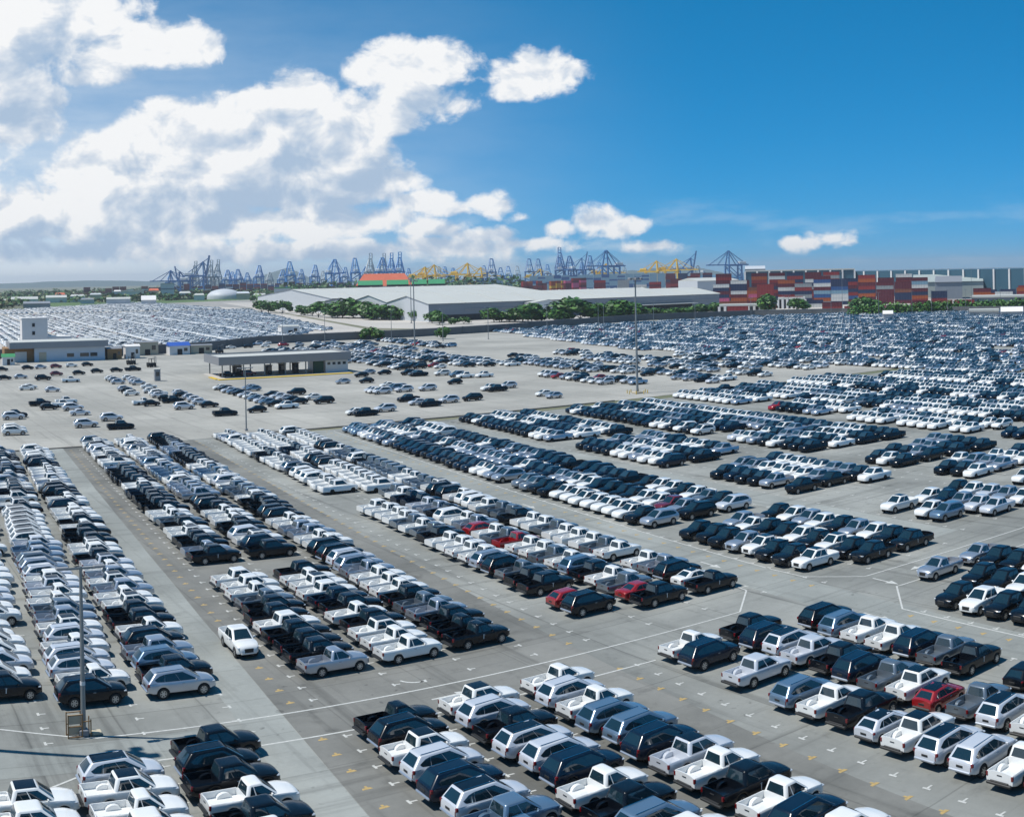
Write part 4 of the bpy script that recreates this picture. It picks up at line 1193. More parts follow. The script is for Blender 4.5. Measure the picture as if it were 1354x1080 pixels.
# ------------------------------------------------------------------ build the cars: the largest in view one by one, the rest as masses
groups = {}
for c in CARS:
    p = P(c['u'], c['w'])
    c['x'], c['y'] = p.x, p.y
    c['px'], c['py'] = pix((p.x, p.y, .7))
    c['d'] = p.length
    c['seen'] = -45 < c['px'] < 1399 and c['py'] < 1112
    c['cls'] = CATEGORY[c['kind']]
    if c['where'] and c['where'][1] is None: groups.setdefault(c['where'][0], []).append(c)
for lst in groups.values():
    lst.sort(key=lambda c: c['px'])
    for i, c in enumerate(lst): c['i'] = i
CARS.sort(key=lambda c: c['d'])
cnt = {}
left_over = []
COLWORD = {'pearl': 'pearl white', 'navy': 'dark navy'}
for c in CARS:
    if not c['seen'] or cnt.get(c['cls'], 0) >= 300:
        left_over.append(c); continue
    cnt[c['cls']] = cnt.get(c['cls'], 0) + 1
    col, typ = COLWORD.get(c['colour'], c['colour']), TYPE_WORD[c['kind']]
    short = 'pickup' if 'pickup' in typ else typ
    if c.get('label'): label = c['label']
    else:
        wh, row, lane = c['where']
        if row: tail = f', {ordn(c["i"])} from {lane}, {row}, {wh}'
        else: tail = f', {ordn(c["i"])} from left in the {wh}'
        opts = [f'{col} {typ} with black roof{tail}'] if c['roof'] else []
        opts += [f'{col} {typ}{tail}', f'{col} {short}{tail}', f'{c["colour"]} {short}{tail}']
        label = next((o for o in opts if len(o.split()) <= 16), opts[-1])
    grp_ = 'loose cars on the apron' if c['where'] and c['where'][1] is None else 'cars parked in rows on the lot'
    place_car(c['kind'], c['colour'], c['roof'], (c['x'], c['y'], .012), c['rz'], label, grp_, c['d'] < 112)
print('individual cars', cnt, 'left over', len(left_over))
def tup(c): return (c['kind'], c['colour'], c['roof'], c['x'], c['y'], c['rz'])
inside = [c for c in left_over if -400 < c['px'] < 1750]
for cls, nm, lb in (('pickup', 'parked_pickup_rows', 'long rows of white, silver and black pickups parked on the far right of the lot'),
                    ('SUV', 'parked_suv_rows', 'further SUVs scattered among the far rows of parked cars'),
                    ('hatchback', 'parked_hatchback_rows', 'further hatchbacks standing in the loose rows near the wall'),
                    ('sedan', 'parked_sedan_rows', 'further sedans standing in the loose rows near the wall')):
    lst = [tup(c) for c in inside if c['cls'] == cls]
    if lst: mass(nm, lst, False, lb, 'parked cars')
def expand(lst, margin=60):
    out = []
    for (k, cc, b, u, w, rz) in lst:
        p = P(u, w); x, y = pix((p.x, p.y, 0))
        if -margin < x < 1354 + margin: out.append((k, cc, b, p.x, p.y, rz))
    return out
mc, fc = expand(MASSCARS, 260), expand(FARCARS, 160)
print('mass cars', len(mc), len(fc))
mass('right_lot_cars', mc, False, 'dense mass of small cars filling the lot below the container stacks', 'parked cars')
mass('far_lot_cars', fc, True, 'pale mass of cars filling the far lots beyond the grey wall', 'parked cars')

# ------------------------------------------------------------------ buildings, wall, poles
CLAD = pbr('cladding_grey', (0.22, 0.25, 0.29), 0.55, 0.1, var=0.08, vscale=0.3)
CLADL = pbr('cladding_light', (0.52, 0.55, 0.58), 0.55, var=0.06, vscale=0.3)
ROOFW = pbr('roof_white', (0.50, 0.51, 0.48), 0.6, var=0.08, vscale=0.05)
WALLW = pbr('wall_white', (0.70, 0.69, 0.68), 0.8, var=0.08, vscale=0.4)
WALLB = pbr('wall_pale_blue', (0.55, 0.62, 0.70), 0.8, var=0.06, vscale=0.4)
FASC = pbr('fascia_grey', (0.27, 0.28, 0.30), 0.5, 0.2, var=0.06, vscale=0.5)
DARKG = pbr('dark_opening', (0.02, 0.021, 0.024), 0.8)
WGLASS = pbr('building_glass', (0.02, 0.028, 0.035), 0.06, 0, 0, 0.8)
STEEL = pbr('galvanised_steel', (0.26, 0.28, 0.29), 0.45, 0.6, var=0.10, vscale=1.0)
WALLG = pbr('boundary_wall_grey', (0.13, 0.135, 0.14), 0.9, var=0.25, vscale=0.25)
YEL = pbr('yellow_paint', (0.62, 0.42, 0.03), 0.6, var=0.15, vscale=2.0)
ORANGE = pbr('orange_red_paint', (0.45, 0.07, 0.025), 0.6, var=0.12, vscale=1.0)
BLUEP = pbr('blue_paint', (0.03, 0.10, 0.42), 0.5, var=0.1, vscale=1.0)
BEIGE = pbr('beige_paint', (0.50, 0.44, 0.33), 0.7, var=0.1, vscale=1.0)
BRICK = pbr('brown_wall', (0.28, 0.16, 0.07), 0.85, var=0.2, vscale=1.0)
REDROOF = pbr('red_roof_tiles', (0.52, 0.12, 0.055), 0.8, var=0.12, vscale=0.2)
GREENROOF = pbr('green_roof', (0.04, 0.25, 0.10), 0.6, var=0.12, vscale=0.2)
TEAL = pbr('teal_blue_cladding', (0.03, 0.10, 0.15), 0.6, var=0.12, vscale=0.05)
RZ = WA       # local x = across the rows (w), local y = away (about u)

def uwbox(mb, u0, u1, w0, w1, z0, z1, mi=0):
    c = [P(u0, w0), P(u0, w1), P(u1, w1), P(u1, w0)]
    V = [(p.x, p.y, z0) for p in c] + [(p.x, p.y, z1) for p in c]
    mb.add(V, [(3, 2, 1, 0), (4, 5, 6, 7), (0, 1, 5, 4), (1, 2, 6, 5), (2, 3, 7, 6), (3, 0, 4, 7)], mi)
    return mb
def part(name, mb, mats, parent, ang=None):
    """mesh given in world coordinates, hung under a thing whose base is elsewhere"""
    o = put(name, mb.mesh(name, mats if isinstance(mats, list) else [mats], ang), parent)
    if parent is not None:
        b = parent
        off = Vector((0, 0, 0))
        while b is not None:
            off += Vector(b.location); b = b.parent
        o.location = -off
        # keep shared frames simple: parents carry no rotation here
    return o

# inspection canopy with grey fascia
u0, u1, wA, wB = 299.5, 317.0, 75.0, 113.5
can = empty('inspection_canopy', P((u0 + u1) / 2, (wA + wB) / 2), 0, 'long open inspection canopy with grey fascia and flat pale roof on the apron', 'canopy')
part('fascia', uwbox(uwbox(uwbox(uwbox(MB(), u0, u0 + .3, wA, wB, 3.5, 5.7), u1 - .3, u1, wA, wB, 3.5, 5.7), u0 + .3, u1 - .3, wA, wA + .3, 3.5, 5.7), u0 + .3, u1 - .3, wB - .3, wB, 3.5, 5.7), FASC, can)
part('roof', uwbox(MB(), u0 + .3, u1 - .3, wA + .3, wB - .3, 4.6, 5.3), ROOFW, can)
for k in range(7):
    w = wA + 1.2 + k * (wB - wA - 2.4) / 6
    for u in (u0 + 1.5, u1 - 1.5):
        part('post', uwbox(MB(), u, u + .3, w, w + .3, .1, 4.6), STEEL, can)
part('floor_slab', uwbox(MB(), u0 - 2.2, u1, wA - .5, wB - 1, .006, .16), FARLOT, can)
part('kerb_edge', uwbox(uwbox(MB(), u0 - 4.4, u0 - 2.2, wA - 1.0, wB - 1, .006, .18), u0 - 2.2, u0 + 6, wA - 1.6, wA - .5, .006, .18), YEL, can)
part('end_wall', uwbox(MB(), u0 + .6, u1 - 1, wB - 7.5, wB - .8, .16, 4.55), CLADL, can)
for k in range(4):
    part('wall_window', uwbox(MB(), u0 + .55, u0 + .6, wB - 7 + k * 1.55, wB - 6.1 + k * 1.55, 2.3, 3.0), WGLASS, can)
part('green_screen', uwbox(MB(), u0 + 1, u0 + 1.4, wB - 11, wB - 8, .16, 3.4), pbr('dark_green_screen', (.01, .05, .03), .7), can)
for k, (w, wd, hh) in enumerate([(wA + 6.4, 2.2, 2.9), (wA + 15.5, 1.4, 2.6), (wA + 19.5, 1.6, 2.9), (wA + 23.4, 1.4, 2.9)]):
    e = empty('inspection_booth', P(u0 + 5, w), 0, f'dark inspection booth under the canopy, {ordn(k)} from its left end', 'booth', 'booths under the canopy')
    part('cabin', uwbox(MB(), u0 + 4, u0 + 6, w - wd / 2, w + wd / 2, .17, hh), DARKG, e)
    part('window', uwbox(MB(), u0 + 3.95, u0 + 4, w - wd * .35, w + wd * .35, 1.3, hh - .3), WGLASS, e)
    part('roof', uwbox(MB(), u0 + 3.7, u0 + 6.3, w - wd / 2 - .2, w + wd / 2 + .2, hh, hh + .15), FASC, e)
for (w, col_, nm) in ((wA + 3.2, 'black', 'black double cab pickup at the left end under the canopy'), (wA + 9.2, 'maroon', 'maroon SUV inside the canopy beside the first booth')):
    q = P(u0 + 3.5, w)
    place_car('double' if col_ == 'black' else 'suv', col_, False, (q.x, q.y, .165), WA + .02, nm, 'cars under the canopy', False)

# low shed on the left with grey fascia
sh = empty('low_shed', P(398, 42), 0, 'long low white shed with deep grey fascia behind the left apron', 'shed')
part('wall', uwbox(MB(), 393, 408, 34, 58, 0, 4.6), WALLB, sh)
part('wall', uwbox(MB(), 395, 408, 24, 33.95, 0, 4.6), BRICK, sh)
part('fascia', uwbox(MB(), 391.5, 409, 25.5, 59, 4.6, 6.6), FASC, sh)
part('roof', uwbox(MB(), 392, 408.5, 26, 58.5, 6.605, 6.75), ROOFW, sh)
for w in (45, 49.5, 53):
    part('window', uwbox(MB(), 392.9, 393, w, w + (2.4 if w != 49.5 else 3), 1.4, 2.6), WGLASS, sh)
part('door', uwbox(MB(), 394.9, 395, 27.5, 31.5, 0, 3.4), WALLW, sh)
part('opening', uwbox(MB(), 392.9, 393, 35.5, 38, 0, 3.2), BEIGE, sh)
# white tower
tw = empty('white_tower', P(442, 40), 0, 'narrow white three storey block with small dark windows at far left', 'building')
part('wall', uwbox(MB(), 436, 446, 33.2, 42.8, 0, 13), WALLW, tw)
part('parapet', uwbox(MB(), 435.8, 446.2, 33.0, 43.0, 13, 13.5), WALLW, tw)
for z in (4.0, 7.2, 10.2):
    part('window', uwbox(MB(), 435.85, 436, 37.0, 38.0, z, z + 1.3), DARKG, tw)
part('wing', uwbox(MB(), 437, 446, 42.85, 52, 0, 6.4), WALLW, tw)
part('wing_window', uwbox(MB(), 436.85, 437, 46, 48, 4.0, 5.2), DARKG, tw)
# small site things between the shed and the canopy
def hut(name, label, cat, u, w, du, dw, h, wm, rm, roof_h=.5, eave=.25):
    e = empty(name, P(u, w), 0, label, cat)
    part('wall', uwbox(MB(), u - du / 2, u + du / 2, w - dw / 2, w + dw / 2, 0, h), wm, e)
    mbx = MB()
    c = [P(u - du / 2 - eave, w - dw / 2 - eave), P(u - du / 2 - eave, w + dw / 2 + eave), P(u + du / 2 + eave, w + dw / 2 + eave), P(u + du / 2 + eave, w - dw / 2 - eave)]
    r0, r1 = P(u, w - dw / 2 - eave), P(u, w + dw / 2 + eave)
    V = [(p.x, p.y, h) for p in c] + [(r0.x, r0.y, h + roof_h), (r1.x, r1.y, h + roof_h)]
    mbx.add(V, [(0, 1, 5, 4), (2, 3, 4, 5), (1, 2, 5), (3, 0, 4), (3, 2, 1, 0)])
    part('roof', mbx, rm, e)
    part('door', uwbox(MB(), u - du / 2 - .05, u - du / 2, w - dw * .12, w + dw * .12, 0, min(2.1, h * .75)), DARKG, e)
    part('window', uwbox(MB(), u - du / 2 - .04, u - du / 2, w + dw * .2, w + dw * .38, h * .4, h * .75), WGLASS, e)
    return e
hut('site_hut', 'blue roofed white hut standing before the grey wall', 'hut', 408, 87, 6, 7.5, 3.2, WALLW, BLUEP, 1.2)
hut('site_cabin', 'beige cabin right of the blue roofed hut', 'cabin', 409, 95.5, 4, 8, 3.0, BEIGE, FASC, .3)
hut('gate_hut', 'white gate hut between shed and blue roofed hut', 'hut', 397, 68, 5, 5, 4.2, WALLW, WALLW, .6)
hut('canopy_hut', 'pale flat hut with dark roof behind the gate hut', 'hut', 412, 76, 5, 8, 4.6, BEIGE, FASC, .4)
hut('dark_kiosk', 'brown kiosk at the right end of the low shed', 'kiosk', 396, 61.5, 5, 5, 3.6, BRICK, FASC, .4)
hut('green_kiosk', 'small green roofed kiosk at the left end of the shed', 'kiosk', 384, 24.5, 4, 4, 2.6, WALLW, GREENROOF, 1.0)
hut('lot_office', 'small pale office in the far lot beyond the wall', 'hut', 520, 165, 6, 9, 4.0, WALLW, ROOFW, .5)
def container(name, label, cat, c, rz, m, L=12.2, group=None, z=0.0):
    o = put(name, CONT[m], None, (c.x, c.y, z), rz)
    tag(o, label, cat, group)
    return o
# guard box
gb = empty('guard_box', P(302.5, 58.6), 0, 'small grey guard box standing alone on the apron', 'guard box')
part('cabin', uwbox(MB(), 301.8, 303.4, 57.9, 59.4, 0, 3.0), FASC, gb)
part('roof', uwbox(MB(), 301.6, 303.6, 57.7, 59.6, 3.0, 3.15), ROOFW, gb)
part('window', uwbox(MB(), 301.74, 301.8, 58.2, 59.1, 1.3, 2.4), WGLASS, gb)
# forklifts and a loader near the gate
def loader(u, w, label, m):
    e = empty('forklift_truck', P(u, w), WA + .4, label, 'forklift')
    put('chassis', MB().cbox((0, 0, .9), (2.6, 1.4, .8), .1).mesh('chassis', [m]), e)
    put('counterweight', MB().cbox((-1.3, 0, 1.0), (.6, 1.3, 1.0), .15).mesh('counterweight', [PLASTIC]), e)
    mm = MB()
    for x in (-.6, .7):
        for y in (-.6, .6): mm.beam((x, y, 1.3), (x * .8, y, 2.5), .1)
    mm.box((0.05, 0, 2.55), (1.6, 1.4, .1))
    put('overhead_guard', mm.mesh('overhead_guard', [PLASTIC]), e)
    mm = MB()
    for y in (-.4, .4): mm.beam((1.45, y, .2), (1.4, y, 3.2), .14)
    for z in (.6, 1.8, 3.1): mm.beam((1.43, -.4, z), (1.43, .4, z), .1)
    put('mast', mm.mesh('mast', [STEEL]), e)
    for y in (-.35, .35): put('fork', MB().box((2.1, y, .15), (1.2, .12, .06)).mesh('fork', [STEEL]), e)
    for x in (-.9, .9):
        for y in (-.65, .65): put('wheel', MB().tube((x, y - .15, .4), (x, y + .15, .4), .4, n=12).mesh('wheel', [RUBBER]), e)
loader(366, 62.5, 'dark forklift right of the low shed beside the gate hut', PLASTIC)
loader(352, 66.5, 'dark forklift in front of the gate hut, nearer the canopy', DARKG)
loader(404, 101.5, 'dark forklift beside the beige cabin at the wall', PLASTIC)

# boundary wall
pw = [(418, -60), (416, 40), (409, 62), (424, 103), (449, 129), (455, 161), (455, 202), (467, 258), (484, 300), (498, 364), (480, 428), (446, 466), (400, 500), (352, 520), (300, 545), (240, 580)]
wl = empty('boundary_wall', P(455, 202), 0, 'long dark grey boundary wall between the lots and the warehouse', 'wall')
for a, b in zip(pw, pw[1:]):
    A, B = P(*a), P(*b)
    ln = (B - A).length
    n_ = max(1, round(ln / 14))
    dv = (B - A) / n_
    ang = math.atan2(dv.y, dv.x)
    for k in range(n_):
        c0, c1 = A + dv * k, A + dv * (k + 1)
        mid = (c0 + c1) / 2
        part('wall_panel', MB().box((mid.x, mid.y, 1.6), (dv.length - .34, .22, 3.2), 0, ang), WALLG, wl)
        part('wall_post', MB().box((c0.x, c0.y, 1.72), (.36, .42, 3.44), 0, ang), WALLG, wl)
    q = (A + B) / 2
    part('coping', MB().box((q.x, q.y, 3.32), (ln, .34, .14), 0, ang), FASC, wl)

# light poles
def pole(loc, h, label, group=None, heads=2, r=.16, ring=False, frame=False):
    e = empty('light_pole', loc, WA, label, 'light pole', group)
    put('shaft', MB().tube((0, 0, .3), (0, 0, h), r, r * .55, 10).mesh('shaft', [STEEL], R(40)), e)
    put('base', MB().cbox((0, 0, .2), (r * 3.6, r * 3.6, .4), .05).mesh('base', [FASC]), e)
    if heads == 2:
        put('cross_arm', MB().beam((-.9, 0, h - .1), (.9, 0, h - .1), .12).mesh('cross_arm', [STEEL]), e)
        for s_ in (-1, 1):
            put('lamp_head', MB().cbox((s_ * 1.1, 0, h - .05), (.7, .35, .16), .04).mesh('lamp_head', [FASC]), e)
    elif heads > 2:
        put('ring_frame', MB().tube((0, 0, h - .5), (0, 0, h - .2), 1.1, 1.1, 14).mesh('ring_frame', [STEEL]), e)
        for k in range(heads):
            a = 2 * math.pi * k / heads
            put('lamp_head', MB().cbox((1.35 * math.cos(a), 1.35 * math.sin(a), h - .45), (.6, .6, .5), .08).mesh('lamp_head', [FASC]), e)
    if ring:
        m = MB()
        for k in range(8):
            a = 2 * math.pi * k / 8
            put('bollard', MB().tube((2.2 * math.cos(a), 2.2 * math.sin(a), 0), (2.2 * math.cos(a), 2.2 * math.sin(a), .75), .09, n=8).mesh('bollard', [YEL]), e)
        put('plinth', MB().cbox((0, 0, .2), (1.8, 1.8, .4), .08).mesh('plinth', [BEIGE]), e)
    if frame:
        put('reflector_band', MB().tube((0, 0, 2.9), (0, 0, 3.12), r * .98, r * .98, 10).mesh('reflector_band', [WALLW]), e)
        fr = MB()
        for x in (-.95, -.12, .38):
            for y in (-.28, .28): fr.beam((x, y, 0), (x, y, 1.35 if x < .3 else 1.0), .06)
        for z in (.06, .65, 1.3):
            for y in (-.28, .28): fr.beam((-.95, y, z), (-.12, y, z), .05)
        fr.beam((-.12, -.28, .9), (.38, -.28, .9), .05)
        put('guard_frame', fr.mesh('guard_frame', [BRICK]), e)
        put('guard_panel', MB().box((-.53, .0, .98), (.72, .05, .55)).mesh('guard_panel', [BEIGE]), e)
        put('guard_panel', MB().box((-.53, .0, .36), (.72, .05, .5)).mesh('guard_panel', [BEIGE]), e)
        put('kerb_block', MB().cbox((.75, 0, .11), (.6, .5, .2), .04).mesh('kerb_block', [BEIGE]), e)
    return e
pole(P(67.6, 8.3), 9.7, 'tall grey pole with guard frame at its foot, front left corner', None, 2, .155, False, True)
pole(P(194.2, 53.4), 10.9, 'slim light pole standing alone at the kerb before the canopy', None, 2, .13)
pole(P(200.2, 142.9), 25, 'tall floodlight mast with yellow bollards round its foot', None, 6, .28, True)
pole(P(385, 171.6), 24.8, 'tall floodlight mast rising left of the warehouse corner', None, 6, .28)
q_ = P(63.6, 10.4) - Vector((SHADOW.x, SHADOW.y, 0)) * (24.6 / math.tan(SUN_ELEV))
pole(q_, 25, 'floodlight mast just outside the left edge of the photograph', None, 6, .28)
pole(P(592, 262), 25, 'floodlight mast right at the near corner of the white warehouse', None, 6, .28)
PO = [(372, 474), (428, 462), (516, 470), (584, 478), (644, 485), (722, 505), (790, 520), (797, 515), (863, 530), (918, 540), (992, 560), (1036, 600), (1042, 600), (1098, 610), (1113, 615), (1161, 625), (1205, 640), (1231, 645), (1252, 650), (1276, 660), (1284, 720), (1322, 700)]
for k, (x, dd) in enumerate(PO):
    pole(at(x, dd), 13 if k not in (14, 20) else 24, f'thin lamp pole along the boundary wall, {ordn(k)} from left', 'lamp poles along the boundary wall', 2, .14)

# ------------------------------------------------------------------ white warehouse
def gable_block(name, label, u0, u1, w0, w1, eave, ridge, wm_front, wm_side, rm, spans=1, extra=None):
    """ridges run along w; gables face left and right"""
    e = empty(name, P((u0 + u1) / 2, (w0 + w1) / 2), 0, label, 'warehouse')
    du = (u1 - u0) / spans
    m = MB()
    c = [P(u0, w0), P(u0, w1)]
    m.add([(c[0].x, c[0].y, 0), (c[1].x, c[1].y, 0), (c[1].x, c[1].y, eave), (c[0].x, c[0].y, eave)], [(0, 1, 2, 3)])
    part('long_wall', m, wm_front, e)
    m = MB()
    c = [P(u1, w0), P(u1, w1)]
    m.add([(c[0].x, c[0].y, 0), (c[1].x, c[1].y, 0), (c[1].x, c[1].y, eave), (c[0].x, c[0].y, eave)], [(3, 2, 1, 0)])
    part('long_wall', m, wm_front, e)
    for side, w in ((0, w0), (1, w1)):
        m = MB()
        for k in range(spans):
            a, b, mid = P(u0 + du * k, w), P(u0 + du * (k + 1), w), P(u0 + du * (k + .5), w)
            V = [(a.x, a.y, 0), (b.x, b.y, 0), (b.x, b.y, eave), (mid.x, mid.y, ridge), (a.x, a.y, eave)]
            m.add(V, [(4, 3, 2, 1, 0)] if side == 0 else [(0, 1, 2, 3, 4)])
        part('gable_wall', m, wm_side, e)
    for k in range(spans):
        for (ua, za, ub, zb) in ((u0 + du * k, eave, u0 + du * (k + .5), ridge), (u0 + du * (k + .5), ridge, u0 + du * (k + 1), eave)):
            # roof slopes with standing seams
            o_ = .6
            m = MB()
            nseg = max(2, int((w1 - w0) / 24))
            dw = (w1 - w0 + 2 * o_) / nseg
            for s_ in range(nseg):
                wa, wb = w0 - o_ + s_ * dw, w0 - o_ + (s_ + 1) * dw
                ua2 = ua - (.8 if (k == 0 and za == eave and ua < ub) else 0)
                za2 = za - (.1 if ua2 != ua else 0)
                q = [P(ua2, wa, za2 + .15), P(ua2, wb, za2 + .15), P(ub, wb, zb + .15), P(ub, wa, zb + .15)]
                m.poly(q)
                sm = [P(ua2, wb - .25, za2 + .15), P(ua2, wb, za2 + .15), P(ub, wb, zb + .15), P(ub, wb - .25, zb + .15)]
                m.add([p + Vector((0, 0, .25)) for p in sm] + sm, [(0, 1, 2, 3), (0, 4, 5, 1), (3, 2, 6, 7), (0, 3, 7, 4), (1, 5, 6, 2)])
            part('roof_slope', m, rm, e)
    return e
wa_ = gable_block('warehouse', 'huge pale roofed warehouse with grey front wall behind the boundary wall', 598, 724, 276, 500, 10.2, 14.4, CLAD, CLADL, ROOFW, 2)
part('wall_band', uwbox(MB(), 597.6, 597.95, 300, 500, 6.2, 6.7), FASC, wa_)
part('dock_opening', uwbox(MB(), 597.7, 597.95, 282, 322, 0, 3.6), DARKG, wa_)
part('dock_canopy', uwbox(MB(), 592, 597.9, 421, 476, 4.6, 5.0), ROOFW, wa_)
part('dock_opening', uwbox(MB(), 597.7, 597.95, 422, 475, 0, 4.4), DARKG, wa_)
# projecting white porch
pc = empty('entrance_porch', P(594, 352), 0, 'white gabled entrance porch projecting from the grey warehouse front', 'porch')
m = MB()
a, b, mid = P(588, 341), P(588, 365), P(588, 353)
V = [(a.x, a.y, 5.2), (b.x, b.y, 5.2), (b.x, b.y, 9.0), (mid.x, mid.y, 10.6), (a.x, a.y, 9.0)]
m.add(V, [(0, 1, 2, 3, 4)])
part('gable_wall', m, WALLW, pc)
m = MB()
for (wA_, zA, wB_, zB) in ((340.6, 9.05, 353, 10.75), (353, 10.75, 365.4, 9.05)):
    m.poly([P(587.6, wA_, zA), P(587.6, wB_, zB), P(597.5, wB_, zB), P(597.5, wA_, zA)])
part('roof', m, ROOFW, pc)
for w in (341, 364.4): part('pier', uwbox(MB(), 588.02, 597.5, w, w + .6, 0, 9.0), WALLW, pc)
part('opening', uwbox(MB(), 596.5, 597.4, 341.7, 364.3, 0, 5.2), DARKG, pc)
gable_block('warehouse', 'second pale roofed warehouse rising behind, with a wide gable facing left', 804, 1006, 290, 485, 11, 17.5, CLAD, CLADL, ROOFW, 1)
gable_block('link_shed', 'low grey link hall between the two warehouse gables', 728, 800, 283, 470, 9.5, 12.0, CLAD, CLAD, ROOFW, 1)

# ------------------------------------------------------------------ trees
BARK = pbr('bark', (0.10, 0.075, 0.05), 0.9, var=0.2, vscale=3.0)
LEAF = [pbr('leaf_dark', (0.022, 0.078, 0.010), 0.55), pbr('leaf_mid', (0.042, 0.135, 0.016), 0.55), pbr('leaf_bright', (0.085, 0.21, 0.026), 0.55), pbr('leaf_dry', (0.15, 0.15, 0.05), 0.6)]
def crown_mesh(seed, n, rx, rz, leaf, sq=(1, 1, 1), pal=(0, 1, 2)):
    r_ = random.Random(seed)
    lobes = [(Vector((r_.uniform(-.55, .55), r_.uniform(-.55, .55), r_.uniform(-.45, .55))), r_.uniform(.35, .62)) for _ in range(9)]
    m = MB()
    for _ in range(n):
        c, rad = r_.choice(lobes)
        d_ = Vector((r_.gauss(0, 1), r_.gauss(0, 1), r_.gauss(0, 1) + .25)).normalized()
        p = c + d_ * rad * (r_.random() ** .35)
        p = Vector((p.x * rx, p.y * rx, p.z * rz))
        nn = (d_ + Vector((r_.gauss(0, .5), r_.gauss(0, .5), r_.gauss(0, .5) + .3))).normalized()
        e1 = nn.cross(Vector((r_.gauss(0, 1), r_.gauss(0, 1), r_.gauss(0, 1)))).normalized(); e2 = nn.cross(e1)
        s_ = leaf * r_.uniform(.6, 1.3)
        m.poly([p + e1 * s_, p + e2 * s_ * .7, p - e1 * s_, p - e2 * s_ * .7], r_.choices((0, 1, 2), (4, 5, 2))[0])
    return m.mesh('crown', [LEAF[i] for i in pal])
CROWN = [crown_mesh(s, 760, 1.0, 1.0, .17) for s in range(5)]
CROWND = [crown_mesh(s + 40, 520, 1.0, 1.0, .16, pal=(0, 1, 3)) for s in range(2)]
def tree(loc, r_, h, label, k, group='trees before the warehouse', trunk=None, dry=False):
    e = empty('tree', loc, rnd.uniform(0, 6), label, 'tree', group)
    th = trunk if trunk is not None else h * .10
    m = MB(); m.tube((0, 0, 0), (0, 0, th + h * .2), .035 * h, .02 * h, 7)
    for q in range(4):
        a = q * 1.6 + k
        m.tube((0, 0, th), (math.cos(a) * r_ * .5, math.sin(a) * r_ * .5, th + h * .3), .015 * h, .008 * h, 5)
    put('trunk', m.mesh('trunk', [BARK]), e)
    c = put('crown', (CROWND[k % 2] if dry else CROWN[k % 5]), e, (0, 0, th + (h - th) * .48))
    c.scale = (r_ * 1.15, r_ * 1.15, (h - th) * .56)
    return e
TREES = [(345, 930, 7, 11), (354, 930, 6, 10), (373, 910, 6, 12), (398, 850, 5, 8), (412, 830, 5, 9), (420, 800, 6.5, 12), (438, 780, 6, 8), (452, 775, 8, 13), (466, 770, 8.5, 14.5), (478, 760, 7.5, 12), (490, 735, 6, 8.5), (503, 730, 7, 10.5), (515, 725, 7, 10.5), (527, 720, 5, 8), (552, 700, 3.5, 7),
         (570, 660, 4, 8), (580, 640, 4, 7.5), (652, 655, 4.5, 9), (662, 660, 5, 7), (672, 655, 5, 7), (690, 650, 8, 11.5), (702, 650, 6, 9), (733, 645, 5, 7.5), (742, 645, 4, 6.5), (752, 655, 8.5, 14.5), (766, 650, 8.5, 13.5), (780, 650, 7, 11), (800, 650, 5, 8), (812, 655, 7.5, 12.5), (826, 655, 8, 12.5), (838, 655, 5, 9),
         (862, 690, 4, 6), (878, 690, 3.5, 5), (890, 700, 4, 5.5), (903, 705, 4, 5.5), (918, 710, 4.5, 6.5), (932, 715, 5, 7), (944, 720, 5, 7.5), (955, 720, 4.5, 6), (1003, 720, 4.5, 8), (1012, 700, 5, 13), (1052, 720, 5, 9.5), (1060, 720, 5, 8), (1138, 680, 5.5, 10.5), (1148, 685, 6, 10), (600, 640, 3, 4), (612, 640, 3, 4.5)]
TREES += [(x + 7, dd + 6, r_ * .9, h * .72) for (x, dd, r_, h) in TREES if (436 < x < 530 or 650 < x < 850 or 860 < x < 960) and h < 13]
TREES.sort()
for k, (x, dd, r_, h) in enumerate(TREES):
    r_, h = r_ * 1.2, h * .88
    tree(at(x, dd), r_, h, f'round green tree in the line before the warehouse, {ordn(k)} from left', k)
tree(at(488, 500), 4.0, 5.5, 'small bright bush at the boundary wall near the far lot', 2, trunk=.4)
tree(at(497, 498), 3.0, 4.2, 'second smaller bush right beside the bush at the wall', 3, trunk=.3)
tree(at(584, 492), 3.0, 5.0, 'yellow green sapling at the wall below the warehouse corner', 1, trunk=.3)
# hedge right
def mass_leaves(name, label, cat, pts, r_, h, n, leaf, pal=(0, 1, 2), seed=3):
    q = random.Random(seed); m = MB()
    for (c, k) in pts:
        for _ in range(int(n * k)):
            a = q.uniform(0, 6.283); rr = math.sqrt(q.random()) * r_ * k
            z = h * k * math.sqrt(max(0, 1 - (rr / (r_ * k)) ** 2)) * (q.random() ** .4)
            p = Vector((c.x + rr * math.cos(a), c.y + rr * math.sin(a), z))
            nn = Vector((q.gauss(0, .6), q.gauss(0, .6), 1)).normalized()
            e1 = nn.cross(Vector((q.gauss(0, 1), q.gauss(0, 1), q.gauss(0, .3)))).normalized(); e2 = nn.cross(e1)
            s_ = leaf * q.uniform(.6, 1.4)
            m.poly([p + e1 * s_, p + e2 * s_ * .75, p - e1 * s_, p - e2 * s_ * .75], q.choices((0, 1, 2), (4, 5, 2))[0])
    o = put(name, m.mesh(name, [LEAF[i] for i in pal]))
    return tag(o, label, cat, None, 'stuff')
hp = [(at(x, 645 + (x - 1130) * .2 + rnd.uniform(-3, 6)), rnd.uniform(.75, 1.2)) for x in np.arange(1128, 1420, 2.4)]
mass_leaves('hedge', 'long bright green hedge behind the right hand lot', 'hedge', hp, 4.4, 6.2, 60, .8, (1, 1, 2))
lp = []
for x in np.arange(-60, 330, 5.0):
    dd = (1330 if x < 40 else 1950) + rnd.uniform(-30, 240)
    lp.append((at(x, dd), rnd.uniform(.4, .8)))
